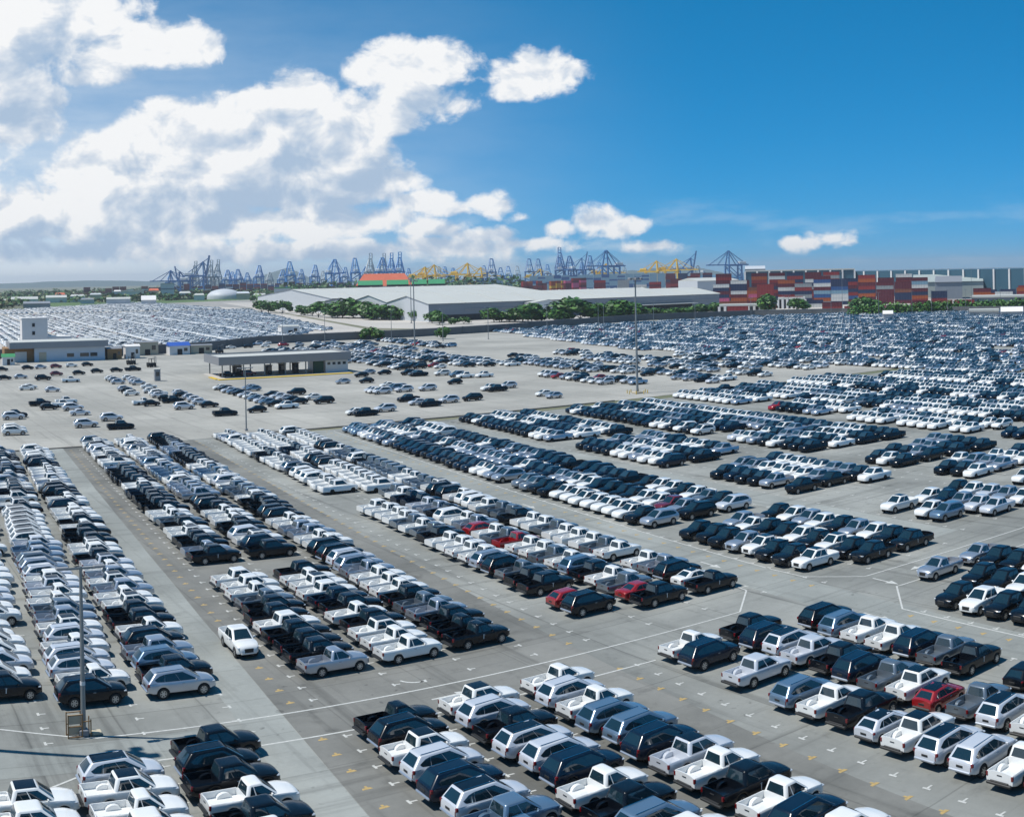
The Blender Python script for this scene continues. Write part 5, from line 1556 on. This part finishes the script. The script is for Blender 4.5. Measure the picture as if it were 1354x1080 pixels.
for x in np.arange(135, 345, 3.4):
    lp.append((at(x, 1560 + (x - 135) * .6 + rnd.uniform(0, 160)), rnd.uniform(.4, .85)))
for x in np.arange(-60, 300, 3.0):
    lp.append((at(x, 2300 + rnd.uniform(-200, 900)), rnd.uniform(.5, 1.1)))
for x in np.arange(-60, 380, 2.6):
    lp.append((at(x, 1700 + max(x, 0) * .3 + rnd.uniform(-120, 380)), rnd.uniform(.35, .9)))
mass_leaves('distant_woodland', 'band of far green trees and scrub beyond the left lots', 'trees', lp, 17, 13, 60, 3.0, (0, 1, 3), 5)
lp = [(at(x, 1750 + rnd.uniform(-60, 250)), rnd.uniform(.5, 1.3)) for x in np.arange(380, 690, 7.0)]
mass_leaves('distant_woodland', 'dark far trees behind the warehouse roofs below the cranes', 'trees', lp, 18, 22, 60, 3.4, (0, 0, 1), 6)
lp = [(at(x, 1450 + rnd.uniform(0, 60)), rnd.uniform(.5, .9)) for x in np.arange(340, 470, 5.0)]
mass_leaves('distant_woodland', 'bright green verge left of the pale warehouse gable', 'trees', lp, 16, 10, 60, 2.6, (1, 2, 2), 8)

# ------------------------------------------------------------------ shipping containers
CCOL = {'red': (0.24, 0.028, 0.028), 'maroon': (0.11, 0.016, 0.028), 'orange': (0.36, 0.085, 0.025), 'blue': (0.03, 0.09, 0.24), 'dark blue': (0.018, 0.032, 0.085),
        'pale blue': (0.20, 0.33, 0.42), 'white': (0.60, 0.60, 0.58), 'green': (0.03, 0.16, 0.08), 'yellow': (0.60, 0.40, 0.05), 'pink': (0.50, 0.10, 0.20), 'grey': (0.26, 0.28, 0.29), 'brown': (0.20, 0.07, 0.04)}
def cont_mesh(m, L=12.2):
    """corrugated container: frame posts, recessed ribbed sides, door end"""
    mb = MB()
    w, h = 2.44, 2.59
    for x in (-L / 2 + .09, L / 2 - .09):
        for y in (-w / 2 + .09, w / 2 - .09): mb.box((x, y, h / 2), (.18, .18, h))
    for z in (.09, h - .09):
        for y in (-w / 2 + .07, w / 2 - .07): mb.box((0, y, z), (L - .36, .14, .18))
        for x in (-L / 2 + .07, L / 2 - .07): mb.box((x, 0, z), (.14, w - .36, .18))
    nrib = 12
    for sg in (-1, 1):
        pts = []
        for k in range(nrib + 1):
            x = -L / 2 + .18 + (L - .36) * k / nrib
            pts.append((x, sg * (w / 2 - (.04 if k % 2 else .11))))
        for a, b in zip(pts, pts[1:]):
            q = [(a[0], a[1], .18), (b[0], b[1], .18), (b[0], b[1], h - .18), (a[0], a[1], h - .18)]
            mb.poly(q if sg < 0 else q[::-1])
    mb.poly([(-L / 2 + .05, -w / 2 + .05, h - .03), (L / 2 - .05, -w / 2 + .05, h - .03), (L / 2 - .05, w / 2 - .05, h - .03), (-L / 2 + .05, w / 2 - .05, h - .03)])
    for sg in (-1, 1):
        x = sg * (L / 2 - .06)
        q = [(x, -w / 2 + .18, .18), (x, w / 2 - .18, .18), (x, w / 2 - .18, h - .18), (x, -w / 2 + .18, h - .18)]
        mb.poly(q if sg > 0 else q[::-1])
        for y in (-.7, -.25, .25, .7): mb.box((x + sg * .03, y, h / 2), (.05, .05, h - .5))
    return mb.mesh('shipping_container', [m])
CMAT = {k: pbr('container_' + k.replace(' ', '_'), c, .6, 0, 0, .4, var=.15, vscale=.6) for k, c in CCOL.items()}
CONT = {k: cont_mesh(m) for k, m in CMAT.items()}
NCONT = 0
REST = []
def stack(x0, x1, dist, tiers, weights, where, rz=None, slope=0.0, rows=1, jag=1, minh=1):
    """a wall of containers seen broadside between two bearings"""
    global NCONT
    A, B = at(x0, dist), at(x1, dist + slope)
    ln = (B - A).length
    dv = (B - A).normalized()
    ang = math.atan2(dv.y, dv.x)
    n_ = max(1, int(ln / 12.6))
    back = Vector((-dv.y, dv.x, 0))
    if back.y < 0: back = -back
    out = []
    for r_ in range(rows):
        for k in range(n_):
            c = A + dv * (6.3 + k * (ln / n_)) + back * (2.7 * r_)
            t = max(minh, tiers - rnd.randint(0, jag))
            for z in range(t):
                col_ = rnd.choices(list(weights), list(weights.values()))[0]
                out.append((c, ang, z * 2.6, col_, where, z, k))
    return out
ALLC = []
mixr = dict(red=30, maroon=14, orange=16, **{'dark blue': 16, 'blue': 7, 'pale blue': 4}, white=4, grey=4, pink=2, brown=5)
mixb = {'dark blue': 30, 'blue': 22, 'pale blue': 10, 'maroon': 12, 'red': 12, 'grey': 7, 'white': 5, 'orange': 3}
ALLC += stack(942, 1012, 900, 8, dict(orange=30, red=26, brown=10, maroon=16, white=6, pink=4, **{'dark blue': 10}), 'orange end of tall stacks', jag=3, rows=1)
ALLC += stack(1000, 1056, 860, 8, mixr, 'middle of tall stacks', jag=2)
ALLC += stack(1050, 1100, 850, 8, mixb, 'tall blue stack', jag=2)
ALLC += stack(1098, 1134, 850, 8, mixb, 'tall dark blue stack', jag=2)
ALLC += stack(1134, 1206, 850, 8, dict(maroon=30, red=18, brown=14, orange=8, grey=8, **{'dark blue': 20}), 'tall maroon stacks', jag=2)
ALLC += stack(1010, 1090, 800, 4, mixr, 'half height row before tall stacks', jag=2)
ALLC += stack(946, 1040, 925, 9, dict(orange=14, red=30, maroon=30, brown=8, white=6, pink=2, **{'dark blue': 14}), 'back line of tall stacks, left', jag=2)
ALLC += stack(1040, 1208, 900, 9, dict(red=24, maroon=34, blue=8, grey=4, white=5, **{'dark blue': 25}), 'back line of tall stacks, right', jag=2)
ALLC += stack(1086, 1290, 735, 2, dict(red=56, maroon=22, pink=8, orange=6, white=6), 'low red row', jag=1, minh=1)
ALLC += stack(1204, 1236, 870, 7, mixr, 'stacks by the grey roof', jag=2)
ALLC += stack(1296, 1420, 900, 4, dict(orange=28, red=30, white=16, **{'dark blue': 16}, maroon=10), 'back row at right edge', jag=1)
ALLC += stack(1286, 1372, 820, 5, dict(orange=30, red=30, white=14, **{'dark blue': 14}, maroon=10), 'mixed right edge stacks', jag=3)
ALLC += stack(960, 988, 690, 2, dict(red=60, maroon=30), 'short red row by warehouse', jag=0)
ALLC += stack(1230, 1262, 880, 3, mixb, 'row below grey pitched roof', jag=1)
ALLC += stack(690, 722, 1320, 7, dict(red=60, maroon=20, orange=10), 'red stack behind warehouse roof', jag=2, slope=60)
ALLC += stack(727, 748, 1290, 8, dict(yellow=40, orange=60), 'orange stack behind warehouse roof', jag=1, slope=40)
ALLC += stack(746, 776, 1290, 8, dict(pink=35, maroon=40, red=25), 'pink stack behind warehouse roof', jag=1, slope=40)
ALLC += stack(785, 816, 1260, 8, dict(maroon=40, red=20, **{'dark blue': 40}), 'dark stack behind warehouse roof', jag=1)
ALLC += stack(816, 862, 1250, 7, dict(white=50, grey=35, **{'pale blue': 15}), 'white stack behind warehouse roof', jag=1)
ALLC += stack(858, 890, 1230, 7, dict(red=40, maroon=40, white=20), 'red and white stack behind warehouse roof', jag=1)
ALLC += stack(886, 930, 1260, 8, dict(maroon=40, red=30, **{'dark blue': 20}, white=10), 'maroon stack behind warehouse roof', jag=1)
ALLC += stack(700, 890, 1900, 9, dict(**{'pale blue': 60, 'blue': 30}), 'long pale blue stack', jag=0)
ALLC += stack(880, 945, 1500, 9, dict(red=40, maroon=40, **{'dark blue': 20}), 'long red stack far behind', jag=1)
ALLC += stack(100, 345, 1850, 5, dict(red=45, orange=22, maroon=20, white=8, blue=5), 'far low red rows', jag=3)
ALLC += stack(110, 215, 2150, 7, dict(red=50, orange=20, maroon=20, white=10), 'far red stacks at the left', jag=3)
ALLC += stack(215, 400, 2250, 8, dict(red=30, maroon=30, **{'dark blue': 25}, blue=10, white=5), 'far dark stacks under the left cranes', jag=2)
ALLC += stack(385, 475, 2000, 7, dict(red=20, maroon=30, **{'dark blue': 45}), 'far dark stacks left of the red roof', jag=2)
ALLC += stack(630, 672, 1950, 8, dict(**{'pale blue': 50, 'blue': 50}), 'far blue stack below the dark crane', jag=2)
vis_ = sorted(ALLC, key=lambda t: t[0].length)
restm = {}
seen_lbl = {}
for i, (c, ang, z, col_, where, tier, kk) in enumerate(vis_):
    if i < 300:
        o = put('shipping_container', CONT[col_], None, (c.x, c.y, z), ang)
        tag(o, f'{col_} shipping container, {ordn(tier)} tier, {ordn(kk)} from left, {where}', 'container', f'containers, {where}')
    else:
        restm.setdefault(col_, []).append((c, ang, z))
mb = MB(); mats = list(CMAT)
for col_, lst in restm.items():
    me = CONT[col_]; mi = mats.index(col_)
    for (c, ang, z) in lst:
        mb.box((c.x, c.y, z + 1.3), (12.2, 2.44, 2.56), mi, ang)
if mb.v:
    o = put('distant_containers', mb.mesh('distant_containers', [CMAT[k] for k in mats]))
    tag(o, 'far stacks of red, blue and white containers under the port cranes', 'containers', None, 'stuff')
o = put('shipping_container', CONT['red'], None, P(414, 66.5), WA); tag(o, 'orange red shipping container behind the low shed', 'container')
for (x, dd, cc, lb) in ((1030, 690, 'white', 'white container office at the right corner of the warehouse yard'), (1075, 690, 'blue', 'blue container left of the low red row'), (1090, 690, 'dark blue', 'dark blue container beside the blue one at the lot wall')):
    p = at(x, dd); o = put('shipping_container', CONT[cc], None, (p.x, p.y, 0), -.2); tag(o, lb, 'container')

# ------------------------------------------------------------------ ship to shore cranes
CR_BLUE = pbr('crane_blue', (0.04, 0.22, 0.52), .5, var=.1, vscale=.05)
CR_NAVY = pbr('crane_navy', (0.03, 0.15, 0.38), .5, var=.1, vscale=.05)
CR_YEL = pbr('crane_yellow', (0.85, 0.52, 0.015), .5, var=.1, vscale=.05)
CR_PALE = pbr('crane_pale', (0.30, 0.36, 0.40), .5, var=.1, vscale=.05)
CR_WHITE = pbr('crane_cabin_white', (0.65, 0.66, 0.66), .5)
CRANE = {}
def crane_parts(m, up, H):
    """local x: towards the water (boom), y: along the quay"""
    key = (m.name, up, H)
    if key in CRANE: return CRANE[key]
    out = []
    gx, gy, bz = 15, 11, H * .56
    for x in (-gx, gx):
        for y in (-gy, gy):
            mb = MB(); mb.beam((x, y, 0), (x, y * .92, bz), 2.97)
            out.append(('leg', mb, m))
            mb = MB(); mb.box((x, y, 1.0), (6 if False else 3, 8, 2.0)); out.append(('bogie', mb, CR_NAVY))
    mb = MB()
    for x in (-gx, gx):
        mb.beam((x, -gy, bz * .32), (x, gy, bz * .32), 2.7); mb.beam((x, -gy, bz), (x, gy, bz), 2.97)
        mb.beam((x, -gy, bz * .34), (x, gy, bz * .62), 1.35); mb.beam((x, gy, bz * .62), (x, -gy, bz * .95), 1.35)
    for y in (-gy, gy):
        mb.beam((-gx, y, bz * .32), (gx, y, bz * .32), 2.43); mb.beam((-gx, y, bz * .34), (gx, y * .95, bz * .97), 1.49)
        mb.beam((-gx, y, bz), (gx, y, bz), 2.7)
    out.append(('portal_frame', mb, m))
    mb = MB()
    for y in (-3.2, 3.2):
        mb.beam((-gx - 20, y, bz + 1.6), (gx + 3, y, bz + 1.6), 2.16, 2.6)
    for x in range(-34, 18, 7): mb.beam((x, -3.2, bz + 1.6), (x, 3.2, bz + 1.6), 1.08)
    out.append(('back_girder', mb, m))
    # A frame
    mb = MB()
    for s_ in (-1, 1):
        mb.beam((gx, s_ * gy * .9, bz), (gx - 3, s_ * 3.4, H), 2.29); mb.beam((-gx + 4, s_ * gy * .9, bz), (gx - 4, s_ * 3.4, H - 1), 1.62)
    mb.beam((gx - 3, -3.6, H), (gx - 3, 3.6, H), 2.7); mb.beam((gx - 1.2, -6.5, bz + (H - bz) * .52), (gx - 1.2, 6.5, bz + (H - bz) * .52), 1.76)
    out.append(('apex_frame', mb, m))
    mb = MB(); mb.cbox((-gx - 6, 0, bz + 6), (16, 9, 6), .6); out.append(('machinery_house', mb, CR_WHITE if not m is CR_YEL else CR_YEL))
    mb = MB(); mb.cbox((gx - 4, 0, bz - 2.6), (4, 4, 3.4), .4); out.append(('operator_cabin', mb, CR_WHITE))
    BL = 46
    ang = R(80) if up else 0.0
    hx, hz = gx + 3, bz + 1.6
    ex, ez = hx + BL * math.cos(ang), hz + BL * math.sin(ang)
    mb = MB()
    for y in (-3.0, 3.0): mb.beam((hx, y, hz), (ex, y, ez), 2.03, 2.4)
    for k in range(1, 8):
        f = k / 7.0
        mb.beam((hx + (ex - hx) * f, -3, hz + (ez - hz) * f), (hx + (ex - hx) * f, 3, hz + (ez - hz) * f), 1.08)
    out.append(('boom', mb, m))
    mb = MB()
    for f in (.42, .86):
        mb.beam((gx - 3, 2.6, H), (hx + (ex - hx) * f, 2.6, hz + (ez - hz) * f + 1), 0.74); mb.beam((gx - 3, -2.6, H), (hx + (ex - hx) * f, -2.6, hz + (ez - hz) * f + 1), 0.74)
    mb.beam((gx - 4, 2.6, H), (-gx - 16, 2.6, bz + 3), 0.81); mb.beam((gx - 4, -2.6, H), (-gx - 16, -2.6, bz + 3), 0.81)
    out.append(('stay_bars', mb, m))
    CRANE[key] = [(nm, b.mesh(nm, [mt])) for nm, b, mt in out]
    return CRANE[key]
def crane(x, dist, m, up, rot, label, H=74, s=1.0):
    p = at(x, dist)
    e = empty('quay_crane', p, rot, label, 'crane', 'quay cranes on the skyline')
    s *= .78
    e.scale = (s * 1.05, s * 1.05, s)
    for nm, me in crane_parts(m, up, H): put(nm, me, e)
LFT, RGT, FAC, BCK = math.pi, 0.0, -math.pi / 2, math.pi / 2
CR = [(232, 2250, CR_NAVY, False, LFT, 'navy crane with lowered boom pointing left, leftmost on the skyline', 62, .95), (243, 2330, CR_NAVY, True, LFT + .5, 'navy crane with raised boom behind the leftmost crane', 70, .82),
      (262, 2250, CR_NAVY, True, RGT, 'navy crane with the tallest raised boom at left', 74, 1.06), (256, 2500, CR_PALE, True, BCK, 'pale crane with raised boom seen end on, left of the tallest boom', 74, .98),
      (277, 2500, CR_PALE, True, BCK, 'pale crane with raised boom right of the tallest boom', 74, 1.0), (286, 2520, CR_PALE, True, BCK, 'pale crane with raised boom, farther right of the tallest boom', 74, 1.02),
      (300, 2450, CR_BLUE, False, BCK, 'small blue crane right of the raised pale booms', 66, .9), (316, 2500, CR_BLUE, False, FAC, 'small blue crane between the raised booms and the lone crane', 68, .9), (342, 2450, CR_BLUE, False, BCK, 'slim blue crane standing alone before the distant hill', 76, .92),
      (373, 2350, CR_BLUE, False, BCK, 'blue crane left in the pair right of the hill', 66, .85), (384, 2250, CR_BLUE, False, BCK + .3, 'large blue crane right in the pair right of the hill', 76, .98), (416, 2350, CR_BLUE, False, BCK, 'blue crane between the pair and the broad crane', 74, .90),
      (440, 2250, CR_BLUE, False, BCK - .3, 'broad blue crane over the dark trees', 78, 1.0), (470, 2250, CR_BLUE, False, BCK + .2, 'blue crane at the left end of the red roof', 80, 1.0), (489, 2450, CR_PALE, True, BCK, 'pale raised boom, first of four above the red roof', 74, 1.1),
      (504, 2250, CR_BLUE, False, BCK - .2, 'blue crane among the raised booms above the red roof', 80, 1.0), (507, 2480, CR_PALE, True, BCK, 'pale raised boom, second of four above the red roof', 74, 1.1), (517, 2450, CR_BLUE, True, BCK, 'blue raised boom, third of four above the red roof', 74, 1.1), (528, 2450, CR_BLUE, True, BCK, 'blue raised boom, fourth of four above the red roof', 74, 1.12),
      (556, 2250, CR_YEL, False, RGT - .2, 'yellow crane just right of the red roof', 60, .92), (568, 2280, CR_YEL, False, RGT - .1, 'yellow crane, second right of the red roof', 64, .95), (588, 2350, CR_BLUE, False, BCK, 'small blue crane between the yellow groups', 68, .82),
      (612, 2250, CR_YEL, False, RGT - .2, 'yellow crane left of the dark round topped crane', 66, .95), (630, 2300, CR_YEL, False, RGT - .1, 'yellow crane touching the dark round topped crane', 58, .9), (650, 2150, CR_NAVY, False, BCK, 'dark crane standing over a blue container stack', 74, .95),
      (672, 2400, CR_BLUE, False, BCK, 'small blue crane right of the dark crane', 64, .85), (700, 2250, CR_NAVY, False, BCK, 'dark narrow crane left of the yellow crane over blue stacks', 76, .92), (712, 2300, CR_NAVY, False, BCK, 'dark narrow crane, second over the blue stacks', 76, .92), (709, 2200, CR_YEL, False, RGT, 'yellow crane over the blue stacks', 56, .8),
      (740, 2250, CR_NAVY, False, BCK, 'navy crane left in the row over the long blue stacks', 76, .95), (741, 2600, CR_NAVY, True, BCK, 'thin raised boom behind the navy crane row', 76, 1.2), (755, 2230, CR_NAVY, False, BCK + .2, 'navy crane second in the row over the blue stacks', 78, .95), (763, 2500, CR_NAVY, True, RGT, 'raised navy boom rising from the crane row', 70, 1.05),
      (780, 2230, CR_NAVY, False, BCK - .1, 'navy crane third in the row over the blue stacks', 78, .95), (796, 2350, CR_YEL, False, RGT, 'yellow crane behind the navy crane row', 62, .9), (808, 2150, CR_NAVY, False, RGT - 2.6, 'large navy crane at the right end of the row', 80, 1.05),
      (862, 2250, CR_YEL, False, RGT - .3, 'yellow crane left in the pair above the white stacks', 62, .95), (888, 2250, CR_YEL, False, RGT - .3, 'yellow crane right in the pair above the white stacks', 64, .98), (907, 2350, CR_NAVY, True, RGT, 'thin raised boom right beside the yellow pair', 66, 1.0),
      (970, 2250, CR_NAVY, False, LFT + .25, 'lone navy crane with long boom pointing left over the red stacks', 76, 1.05)]
for k, (x, dd, m_, up, rot, H, s_) in enumerate([(224, 2600, CR_BLUE, False, BCK, 66, .8), (270, 2620, CR_BLUE, False, BCK, 70, .8), (308, 2640, CR_BLUE, False, BCK + .4, 66, .85), (328, 2640, CR_BLUE, False, FAC, 66, .8), (356, 2640, CR_PALE, False, BCK, 66, .8), (398, 2640, CR_BLUE, False, BCK, 70, .85),
        (428, 2640, CR_PALE, False, BCK + .3, 66, .8), (456, 2640, CR_BLUE, False, BCK, 70, .9), (482, 2640, CR_BLUE, False, BCK - .3, 70, .9), (540, 2640, CR_BLUE, False, BCK, 66, .85), (580, 2640, CR_PALE, False, BCK, 66, .9), (600, 2640, CR_BLUE, False, BCK + .2, 64, .85), (640, 2640, CR_BLUE, False, BCK, 66, .9), (662, 2600, CR_BLUE, False, FAC, 62, .85), (684, 2640, CR_PALE, False, BCK, 66, .85),
        (724, 2640, CR_BLUE, False, BCK, 66, .9), (770, 2620, CR_BLUE, False, BCK, 70, .9), (792, 2640, CR_BLUE, False, BCK - .2, 68, .9), (826, 2640, CR_PALE, False, BCK, 60, .8), (875, 2640, CR_PALE, False, BCK, 62, .8), (925, 2640, CR_PALE, False, BCK + .4, 60, .8)]):
    CR.append((x, dd, m_, up, rot, f'small far crane in the back line of cranes, {ordn(k)} from left', H, s_))
for a in CR: crane(*a)

# ------------------------------------------------------------------ far buildings
PALEG = pbr('pale_green_grey_cladding', (0.34, 0.39, 0.38), .6, var=.06, vscale=.1)
def facade(name, label, cat, x0, x1, dist, h, wm, rm, bays=0, pm=None, depth=40, roofrise=0.0, slope=0.0, base=0.0, band=None, hip=0.0):
    A, B = at(x0, dist), at(x1, dist + slope)
    dv = (B - A); ln = dv.length; dv.normalize()
    bk = Vector((-dv.y, dv.x, 0))
    if bk.dot(A) < 0: bk = -bk
    e = empty(name, (A + B) / 2, 0, label, cat)
    C, D = B + bk * depth, A + bk * depth
    m = MB(); c = [A, B, C, D]
    m.add([(p.x, p.y, base) for p in c] + [(p.x, p.y, h) for p in c], [(0, 1, 5, 4), (1, 2, 6, 5), (2, 3, 7, 6), (3, 0, 4, 7), (4, 5, 6, 7)])
    part('wall', m, wm, e)
    if roofrise:
        r0, r1 = (A + D) / 2 + dv * (ln * hip), (B + C) / 2 - dv * (ln * hip)
        m = MB(); ov = bk * 1.0
        m.add([A - ov + Vector((0, 0, h)), B - ov + Vector((0, 0, h)), r1 + Vector((0, 0, h + roofrise)), r0 + Vector((0, 0, h + roofrise)), C + ov + Vector((0, 0, h)), D + ov + Vector((0, 0, h))],
              [(0, 1, 2, 3), (3, 2, 4, 5), (1, 4, 2), (0, 3, 5)])
        part('roof', m, rm, e)
    elif rm:
        m = MB(); c = [A - bk, B - bk, C + bk, D + bk]
        m.add([(p.x, p.y, h + .02) for p in c] + [(p.x, p.y, h + 1.2) for p in c], [(0, 1, 5, 4), (1, 2, 6, 5), (2, 3, 7, 6), (3, 0, 4, 7), (4, 5, 6, 7), (3, 2, 1, 0)])
        part('roof', m, rm, e)
    for k in range(bays + 1 if bays else 0):
        p = A + dv * (ln * k / bays) - bk * .6
        ang = math.atan2(dv.y, dv.x)
        part('pillar', MB().box((p.x, p.y, h / 2), (1.5, 1.1, h - .05), 0, ang), pm, e)
    if band:
        p = (A + B) / 2 - bk * .3
        part('wall_band', MB().box((p.x, p.y, band[0]), (ln - .2, .5, band[1]), 0, math.atan2(dv.y, dv.x)), pm or WALLW, e)
    return e
facade('transit_shed', 'very long dark blue shed with white pillars along the right skyline', 'shed', 1010, 1420, 1150, 22.8, TEAL, None, 22, WALLW, 60, slope=-180)
facade('shed_roof_hall', 'hall with a long white roof edge above the container stacks', 'hall', 985, 1130, 1080, 24.4, TEAL, ROOFW, 9, WALLW, 60)
facade('grey_hall', 'pale hall with a low pitched roof right of the tall stacks', 'hall', 1206, 1300, 1000, 13, PALEG, PALEG, 0, None, 70, 6.0)
facade('grey_hall', 'grey pitched roof hall right in front of the pale hall', 'hall', 1236, 1272, 940, 13.5, CLAD, FASC, 0, None, 50, 4.5)
facade('grey_hall', 'wide pale hall below the pillars at the right edge', 'hall', 1288, 1430, 1060, 12.5, PALEG, ROOFW, 0, None, 40, 3.0)
facade('far_hall', 'far grey roofed hall right of the lone crane', 'hall', 985, 1012, 1500, 27, CLAD, CLADL, 0, None, 60, 4)
facade('gable_store', 'white gabled store left of the orange stacks', 'store', 922, 976, 1010, 17.5, CLADL, ROOFW, 0, None, 26, 2.5, slope=30)
facade('open_shelter', 'low white roofed shelter behind the tree at right', 'shelter', 1028, 1064, 790, 6.0, DARKG, ROOFW, 6, WALLW, 14)
facade('open_shelter', 'long low pale roof beside the warehouse right end', 'shelter', 950, 1004, 705, 4.6, DARKG, ROOFW, 7, WALLW, 14)
facade('long_low_roof', 'long pale shed roof reaching along the yard at far right', 'shed', 1284, 1420, 740, 6.0, CLAD, ROOFW, 0, None, 20)
facade('tent_shelter', 'white tent roof behind the right hand lot', 'tent', 1322, 1352, 600, 2.6, CLADL, WALLW, 0, None, 12, 2.2)
facade('tent_shelter', 'small white tent at the wall behind the right lot', 'tent', 1166, 1180, 590, 3.0, CLADL, WALLW, 0, None, 8, 1.5)
facade('tent_shelter', 'grey flat shelter left of the white tent', 'tent', 1280, 1320, 610, 2.4, CLADL, ROOFW, 0, None, 10)
facade('red_roof_building', 'long building with a bright red pitched roof behind the warehouse', 'building', 470, 546, 1500, 16, BRICK, REDROOF, 0, None, 50, 14.5, hip=.14)
hf = facade('red_roof_gable', 'red front gable wing of the red roofed building', 'building', 503, 523, 1470, 15, FASC, REDROOF, 0, None, 34, 13, hip=.32)
for k, (x0, x1) in enumerate(((473, 506), (511, 540), (544, 564), (566, 588))):
    facade('green_roof_shed', f'green roofed shed behind the warehouse roof, {ordn(k)} from left', 'shed', x0, x1, 1320, 17.6, DARKG, GREENROOF, 0, None, 30, 5.0)
facade('white_office', 'white office block with banded floors behind the far left lot', 'office', 212, 230, 1750, 22, WALLW, ROOFW, 0, FASC, 24, 0, band=(15, 2))
facade('white_office', 'pale office block left beside the banded white office', 'office', 160, 190, 1800, 12, WALLW, ROOFW, 0, FASC, 24)
facade('low_store', 'long low white store at the far left edge', 'store', 14, 50, 1500, 7, WALLW, ROOFW, 0, None, 30, 3)
facade('low_store', 'low white store second from the left edge', 'store', 60, 88, 1620, 7, WALLW, ROOFW, 0, None, 30, 3)
facade('low_store', 'small pale store beyond the far lot near the trees', 'store', 140, 172, 1400, 6.5, CLADL, ROOFW, 0, None, 30, 2)
facade('low_store', 'white tent roofed store beyond the far lot', 'store', 186, 206, 1380, 5, WALLW, WALLW, 0, None, 30, 5)
facade('dark_shed', 'dark long shed roof at the far left beyond the lot', 'shed', 30, 66, 1280, 5, FASC, FASC, 0, None, 40, 2)
facade('green_frame_hall', 'small pale green hall left of the warehouse gable', 'hall', 362, 384, 1420, 15, CLADL, GREENROOF, 0, None, 20)
for k, (x0, x1, dd, h, rm, rr_) in enumerate([(92, 112, 1640, 8, ROOFW, 2.5), (118, 134, 1720, 9, CLADL, 2), (236, 252, 1680, 9, ROOFW, 2.5), (256, 270, 1600, 7, ROOFW, 2), (312, 330, 1600, 8, CLADL, 2.5), (334, 352, 1560, 6, ROOFW, 2), (-20, 10, 1420, 6, ROOFW, 2.5), (196, 210, 1760, 13, REDROOF, 3), (286, 300, 1720, 10, ROOFW, 2), (150, 160, 1860, 12, WALLW, 2), (72, 86, 1800, 9, REDROOF, 3), (106, 124, 1500, 5, FASC, 2)]):
    facade('small_building', f'small far building among the trees at left, {ordn(sorted([92, 118, 236, 256, 312, 334, -20, 196, 286, 150, 72, 106]).index(x0))} from left', 'building', x0, x1, dd, h, (WALLW, BEIGE, CLADL)[k % 3], rm, 0, None, 22, rr_, hip=.1)
# storage dome
dm = empty('storage_dome', at(296, 1650), 0, 'pale blue grey storage dome beyond the far lot', 'dome')
m = MB(); n_ = 28
prof = [(24, 0), (24, 4), (23.2, 6), (21.8, 7.8), (19.4, 9.8), (16.2, 11.4), (12.4, 12.7), (8, 13.6), (4, 14.1), (0.2, 14.2)]
m.add([(r_ * math.cos(2 * math.pi * k / n_), r_ * math.sin(2 * math.pi * k / n_), z) for (r_, z) in prof for k in range(n_)],
      [(i * n_ + k, i * n_ + (k + 1) % n_, (i + 1) * n_ + (k + 1) % n_, (i + 1) * n_ + k) for i in range(len(prof) - 1) for k in range(n_)])
put('shell', m.mesh('shell', [CLADL], R(40)), dm)
put('vent', MB().tube((0, 0, 13.9), (0, 0, 15.5), 1.4, 1.1, 10).mesh('vent', [FASC]), dm)
# moored ship at the right of the cranes
# hills on the horizon
HILL = pbr('far_hills', (0.05, 0.09, 0.08), .95, var=.2, vscale=.002)
def ridge(name, x0, x1, dist, prof, seed):
    q = random.Random(seed); m = MB()
    n_ = 60
    ph = [q.uniform(0, 6) for _ in range(5)]
    cols = []
    for k in range(n_ + 1):
        f = k / n_
        h = lerp_tab(prof, f) * (1 + .10 * math.sin(f * 21 + ph[0]) + .05 * math.sin(f * 53 + ph[1]) + .03 * math.sin(f * 97 + ph[2]))
        x = x0 + (x1 - x0) * f
        cols.append([at(x, dist - 900), at(x, dist - 350, h * .55), at(x, dist, h), at(x, dist + 900)])
    for a, b in zip(cols, cols[1:]):
        for j in range(3): m.poly([a[j], b[j], b[j + 1], a[j + 1]])
    put(name, m.mesh(name, [HILL], R(60)))['kind'] = 'structure'
ridge('hills', -420, 420, 9000, [(0, 36), (.3, 46), (.55, 34), (.62, 42), (.8, 32), (.90, 30), (.955, 110), (1, 8)], 3)
ridge('hills', 760, 960, 8000, [(0, 8), (.3, 30), (.55, 52), (.75, 58), (.9, 28), (1, 6)], 4)

# ------------------------------------------------------------------ air
HAZE_DENSITY = 0.00009
hz = MB().box((0, 0, 54.5), (26000, 26000, 111))
hm = bpy.data.materials.new('haze_air')
hm.use_nodes = True
t = hm.node_tree
t.nodes.clear()
pv = N(t, 'ShaderNodeVolumePrincipled')
pv.inputs['Color'].default_value = (0.80, 0.90, 1.0, 1)
pv.inputs['Density'].default_value = HAZE_DENSITY
pv.inputs['Anisotropy'].default_value = 0.2
ho = N(t, 'ShaderNodeOutputMaterial')
t.links.new(pv.outputs[0], ho.inputs['Volume'])
if HAZE_DENSITY > 0:
    put('haze', hz.mesh('haze', [hm]))['kind'] = 'stuff'
sc.collection.children.link(COL)
